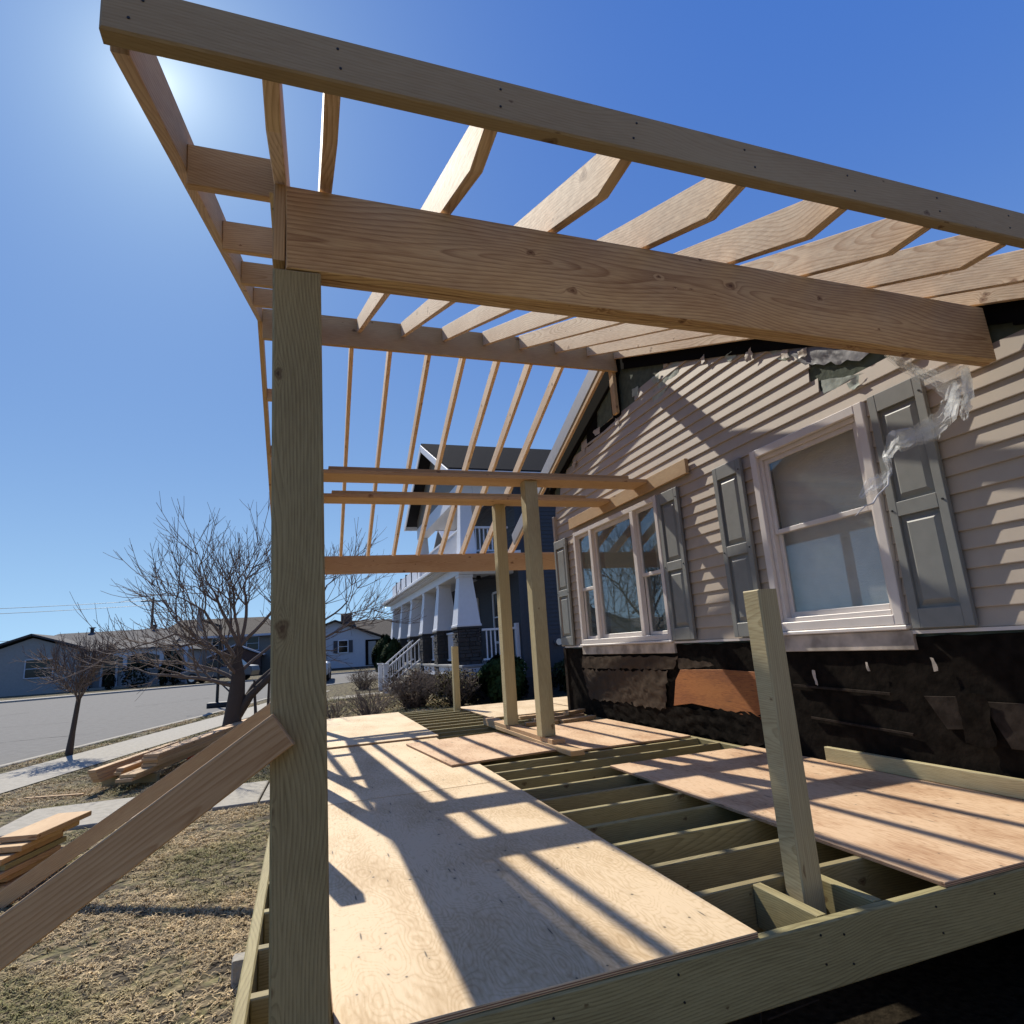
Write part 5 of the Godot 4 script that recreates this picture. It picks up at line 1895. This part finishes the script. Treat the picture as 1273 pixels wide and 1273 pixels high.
func lumber():
	# braces from the corner post down to the ground on the left
	lone_board("front diagonal brace nailed to the face of the corner post", at(-0.048, -0.172, -1.73), at(-1.98, -1.485, -1.80), V3UP, 0.094, 0.038, M.spf, "", "diagonal_brace")
	lone_board("rear diagonal brace behind the front one, mostly hidden", at(-0.02, -0.235, -5.17), at(-1.92, -1.455, -5.24), V3UP, 0.105, 0.038, M.spf, "", "diagonal_brace")
	# 2x4 on edge along the house wall
	lone_board("green treated 2x4 on edge along the wall on the pinkish sheet", at(3.287, -0.835, -3.385), at(3.287, -0.835, -1.50), V3UP, 0.089, 0.036, M.pt_light)
	# cut offs on the far deck
	var cuts := [["short pale cut off nearest the wall on the far deck", 2.75, 3.2, -6.62, 0.10], ["pale cut off beside the nearest one, left of it", 2.35, 2.72, -6.72, -0.06], ["middle cut off board lying across the far joists", 2.55, 3.2, -6.98, 0.03], ["short cut off stacked on the middle one", 2.95, 3.25, -6.95, 0.18], ["farthest cut off board against the pale far sheet", 2.5, 3.15, -7.35, -0.05]]
	for i in cuts.size():
		var c = cuts[i]
		var y := -0.879 if i != 3 else -0.840
		lone_board(c[0], at(c[1], y, c[3]), at(c[2], y, c[3] - c[4]), Vector3(0, 0, 1), 0.09, 0.038, M.spf, "cut offs on the far deck")
	# the long stack by the sidewalk
	var d := Vector3(0.21, 0.0, -0.978).normalized()
	var r := Vector3(0.978, 0, 0.21).normalized()
	var g := "boards in the long stack by the sidewalk"
	var base := at(-2.15, -1.45, -8.95)
	var stack := [
		["wide bottom board of the long stack nearest the deck", 0.10, 0.045, 0.0, 4.4, 0.19], ["wide second board of the long stack nearest the deck", 0.12, 0.085, 0.05, 4.4, 0.19],
		["third board of the long stack, longest row", 0.16, 0.125, 0.5, 4.3, 0.19], ["fourth board of the long stack under the top one", 0.17, 0.164, 0.52, 4.3, 0.19], ["topmost sunlit board of the long stack", 0.17, 0.203, 0.48, 4.3, 0.19], ["crowning board laid last on the long stack", 0.18, 0.242, 0.5, 4.2, 0.19],
		["left bottom board of the long stack towards the sidewalk", -0.28, 0.045, 0.15, 3.6, 0.09], ["left second board of the long stack towards the sidewalk", -0.29, 0.085, 0.12, 3.6, 0.09], ["left third board of the long stack towards the sidewalk", -0.30, 0.125, 0.10, 3.5, 0.09], ["left top board of the long stack towards the sidewalk", -0.31, 0.164, 0.08, 2.4, 0.09],
		["narrow board between the two rows of the long stack", -0.12, 0.085, 0.3, 3.4, 0.09], ["upper narrow board between the two rows of the long stack", -0.11, 0.125, 0.34, 3.4, 0.09]]
	for s in stack:
		var A: Vector3 = base + r * s[1] + V3UP * (s[2] + 0.10) + d * s[3]
		lone_board(s[0], A, A + d * s[4] + r * rng.randf_range(-0.02, 0.02), r, s[5], 0.038, M.spf, g)
	for k in 2:
		lone_board(["near timber bearer under the long stack", "far timber bearer under the long stack"][k], base + d * (0.6 + 2.6 * k) + V3UP * 0.058 - r * 0.42, base + d * (0.6 + 2.6 * k) + V3UP * 0.058 + r * 0.24, V3UP, 0.11, 0.089, M.pt)
	lone_board("loose pale board on the grass right of the long stack", at(-1.68, -1.41, -10.6), at(-1.25, -1.40, -12.4), r, 0.09, 0.038, M.spf)
	lone_board("thin pale strip lying on the grass left of the long stack", at(-3.15, -1.43, -9.3), at(-2.5, -1.43, -9.1), Vector3(0, 0, 1), 0.04, 0.019, M.spf)
	# the short stack at the left edge of the picture
	g = "boards in the short stack at the left"
	var dd := Vector3(0.24, 0, -0.97).normalized()
	var rr := Vector3(0.97, 0, 0.24).normalized()
	var o := at(-1.97, -1.45, -5.55)
	var short := [["topmost wide board of the short stack at the left", 0.01, 0.315, 0.10, 0.26], ["second board of the short stack, set back under the top", -0.01, 0.272, 0.0, 0.235], ["third board of the short stack with its sunlit end", -0.05, 0.225, -0.13, 0.235], ["fourth board of the short stack, greenish", -0.04, 0.184, -0.10, 0.235], ["fifth board of the short stack near the grass", -0.03, 0.143, -0.18, 0.235], ["sixth board of the short stack near the grass", -0.05, 0.10, -0.05, 0.235], ["lowest board of the short stack on the grass", -0.02, 0.05, -0.1, 0.235]]
	for s in short:
		var A: Vector3 = o + rr * s[1] + V3UP * s[2] + dd * s[3]
		lone_board(s[0], A, A + dd * 0.66, rr, s[4], 0.038, M.spf if s[2] != 0.184 else M.pt, g)

func small_things():
	# torn plastic hanging from the beam end
	var b := plain()
	var f := FastNoiseLite.new()
	f.seed = 8
	f.frequency = 2.2
	f.fractal_octaves = 4
	# pleated strips: a swag under the beam end, then a thin tail blown back along the shutter
	var ways := [[[at(2.62, 1.24, -1.93), 0.03], [at(2.80, 1.17, -1.94), 0.06], [at(2.98, 1.14, -1.96), 0.09], [at(3.12, 1.17, -1.97), 0.10], [at(3.22, 1.24, -1.97), 0.05]],
		[[at(3.20, 1.24, -1.96), 0.06], [at(3.18, 1.10, -1.97), 0.11], [at(3.16, 1.03, -1.98), 0.10], [at(3.15, 0.97, -1.99), 0.03]],
		[[at(3.12, 1.14, -1.97), 0.07], [at(3.05, 1.00, -1.99), 0.10], [at(2.98, 0.93, -2.02), 0.075], [at(2.88, 0.89, -2.06), 0.05], [at(2.79, 0.87, -2.10), 0.065], [at(2.74, 0.80, -2.13), 0.06], [at(2.76, 0.73, -2.14), 0.018], [at(2.72, 0.685, -2.16), 0.045], [at(2.66, 0.655, -2.18), 0.05], [at(2.60, 0.60, -2.20), 0.01]]]
	for wv in ways:
		for layer in 2:
			var rows := []
			var n: int = (wv.size() - 1) * 5
			for i in n + 1:
				var t := float(i) / 5.0
				var k := mini(int(t), wv.size() - 2)
				var c: Vector3 = (wv[k][0] as Vector3).lerp(wv[k + 1][0], smoothstep(0.0, 1.0, t - k) * 0.4 + (t - k) * 0.6)
				var w: float = lerpf(wv[k][1], wv[k + 1][1], t - k)
				var dir: Vector3 = ((wv[k + 1][0] as Vector3) - wv[k][0]).normalized()
				var acr := dir.cross(Vector3(0.55, 0.1, 0.83)).normalized()
				var dep := dir.cross(acr)
				var line := []
				for j in 10:
					var q := (j - 4.5) / 4.5
					var ripple := f.get_noise_3d(q * 0.9 + layer * 7.0, t * 0.22, layer * 3.1) * 1.1 + 0.16 * sin(q * 6.0 + t * 1.7 + layer * 2.0)
					line.append(c + acr * (q * w * (0.7 + 0.25 * layer) + 0.012 * f.get_noise_2d(t * 2.0, layer * 9.0)) + dep * (ripple * w * 0.5 + (layer - 1) * 0.012))
				rows.append(line)
			b.sheet(rows, false)
	var o := Node3D.new()
	o.name = "plastic_film"
	add_child(o)
	o.position = at(3.1, 1.1, -1.95)
	tag(o, "torn clear plastic film hanging from the beam end by the right shutter", "plastic film")
	put("film", b, M.plastic, o)
	b = plain()
	b.tint = Color(1, 1, 1)
	b.tube(PackedVector3Array([at(2.76, 0.73, -2.14), at(2.75, 0.66, -2.15), at(2.69, 0.61, -2.17), at(2.66, 0.57, -2.18), at(2.62, 0.56, -2.19), at(2.56, 0.51, -2.21)]), PackedFloat32Array([0.004, 0.005, 0.004, 0.005, 0.003, 0.0015]), 5)
	put("twisted_tail", b, M.white_paint, o)
	# scraps round the foot of the tree
	crumple("paper_wrapper", at(-1.55, -1.42, -12.2), 0.42, 0.26, M.wrapper, "crumpled pink and white wrapper at the foot of the bare tree", "wrapper")
	crumple("orange_rag", at(-1.62, -1.43, -10.9), 0.14, 0.10, M.orange_cloth, "small bright orange scrap on the lawn right of the lumber stack", "scrap")
	var k := plain()
	k.box(at(-0.305, -1.46, -3.44), at(-0.245, -1.345, -3.52), 0.008)
	tag(put("concrete_block", k, M.concrete), "small grey block on the lawn against the left deck edge", "block")
	var lf := plain()
	lf.sheet([[at(1.90, -1.43, -1.40), at(1.92, -1.415, -1.40), at(1.95, -1.43, -1.41)], [at(1.895, -1.43, -1.43), at(1.925, -1.42, -1.43), at(1.965, -1.43, -1.44)], [at(1.91, -1.43, -1.455), at(1.93, -1.425, -1.455), at(1.95, -1.43, -1.46)]])
	tag(put("dead_leaf", lf, M.felt_brown), "dead leaf on the dark soil under the front rim", "leaf")
	for i in 14:
		var c := at(rng.randf_range(0.9, 2.8), -1.445, rng.randf_range(-2.4, -1.3))
		var a := rng.randf() * TAU
		var st := plain()
		st.tube(PackedVector3Array([c, c + Vector3(cos(a), 0.25, sin(a)) * rng.randf_range(0.08, 0.22)]), PackedFloat32Array([0.005, 0.003]), 4)
		tag(put("twig_litter", st, M.old_board), "short dry twig on the dark soil under the front rim", "twig", "dry twigs on the soil")

func crumple(called: String, o: Vector3, w: float, h: float, mat: Material, label: String, category: String):
	var b := plain()
	var rows := []
	for i in 9:
		var line := []
		for j in 13:
			var a := TAU * j / 12.0
			var t := PI * 0.5 * i / 8.0
			var k := rng.randf_range(0.6, 1.1) if j < 12 else 0.9
			line.append(o + Vector3(cos(a) * sin(t) * w / 2 * k, h * cos(t) * k, sin(a) * sin(t) * w / 2 * k))
		rows.append(line)
	b.sheet(rows, false)
	tag(put(called, b, mat), label, category)


# ------------------------------------------------------------------ grass
func lawn():
	var b := plain()
	for k in 6:
		var a := rng.randf() * TAU
		var l := rng.randf_range(0.5, 1.0)
		var p := Vector3(rng.randf_range(-0.4, 0.4), 0, rng.randf_range(-0.4, 0.4))
		var d := Vector3(cos(a), 0, sin(a))
		var s := Vector3(-sin(a), 0, cos(a)) * 0.055
		var m := p + d * 0.35 * l + V3UP * 0.55 * l
		var e := p + d * 1.0 * l + V3UP * 0.7 * l
		var t := rng.randf_range(0.75, 1.2)
		b.tint = Color(t, t, t)
		b.quad(p - s, p + s, m + s * 0.8, m - s * 0.8, Vector3(-d.x, 0.6, -d.z).normalized(), Vector2.ZERO, Vector2.ZERO, Vector2.ZERO, Vector2.ZERO)
		b.tri(m - s * 0.8, m + s * 0.8, e, Vector3(-d.x * 0.3, 1, -d.z * 0.3).normalized(), Vector2.ZERO, Vector2.ZERO, Vector2.ZERO)
	var mesh := b.mesh()
	mesh.surface_set_material(0, M.blade)
	var patch := FastNoiseLite.new()
	patch.seed = 4
	patch.frequency = 0.9
	var xf := []
	var cols := []
	var tries := 330000
	for i in tries:
		var z := -1.2 - pow(rng.randf(), 1.5) * 22.0
		var x := rng.randf_range(-6.5, 3.8) if z < -9.7 else rng.randf_range(-6.5, 0.25)
		if z > -9.7 and x > -0.10 and rng.randf() < 0.9:
			continue
		var k := Vector2(x + 4.77, z + 12.89).dot(across)
		if k < 0.10 or (k > 0.55 and k < 1.92):
			continue
		if absf(z + 7.86 + 0.045 * x) < 0.60 and x > -2.8:
			continue
		var nv := patch.get_noise_2d(x, z)
		if rng.randf() > 0.62 + nv * 1.3:
			continue
		var s := (0.015 + 0.038 * pow(rng.randf(), 1.6)) * (1.0 + clampf((-z - 5.0) * 0.05, 0.0, 0.8))
		xf.append(Transform3D(Basis(V3UP, rng.randf() * TAU).scaled(Vector3(s * 1.15, s * rng.randf_range(0.25, 0.95), s * 1.15)), Vector3(x, rise(x, z), z)))
		var g := clampf(patch.get_noise_2d(x * 0.8 + 40, z * 0.8) * 2.4 + 0.34 + clampf((-z - 9.0) * 0.06, 0.0, 0.4), 0, 1)
		var c := Color(0.60, 0.45, 0.245).lerp(Color(0.20, 0.19, 0.055), clampf(g * rng.randf_range(0.4, 1.25), 0, 1))
		cols.append(c * (rng.randf_range(0.55, 1.0) if rng.randf() < 0.85 else 1.35))
	var mm := MultiMesh.new()
	mm.transform_format = MultiMesh.TRANSFORM_3D
	mm.use_colors = true
	mm.mesh = mesh
	mm.instance_count = xf.size()
	for i in xf.size():
		mm.set_instance_transform(i, xf[i])
		mm.set_instance_color(i, cols[i])
	var o := MultiMeshInstance3D.new()
	o.name = "grass"
	o.multimesh = mm
	add_child(o)
	tag(o, "patchy half dead grass of the front lawn", "grass", "", "stuff")
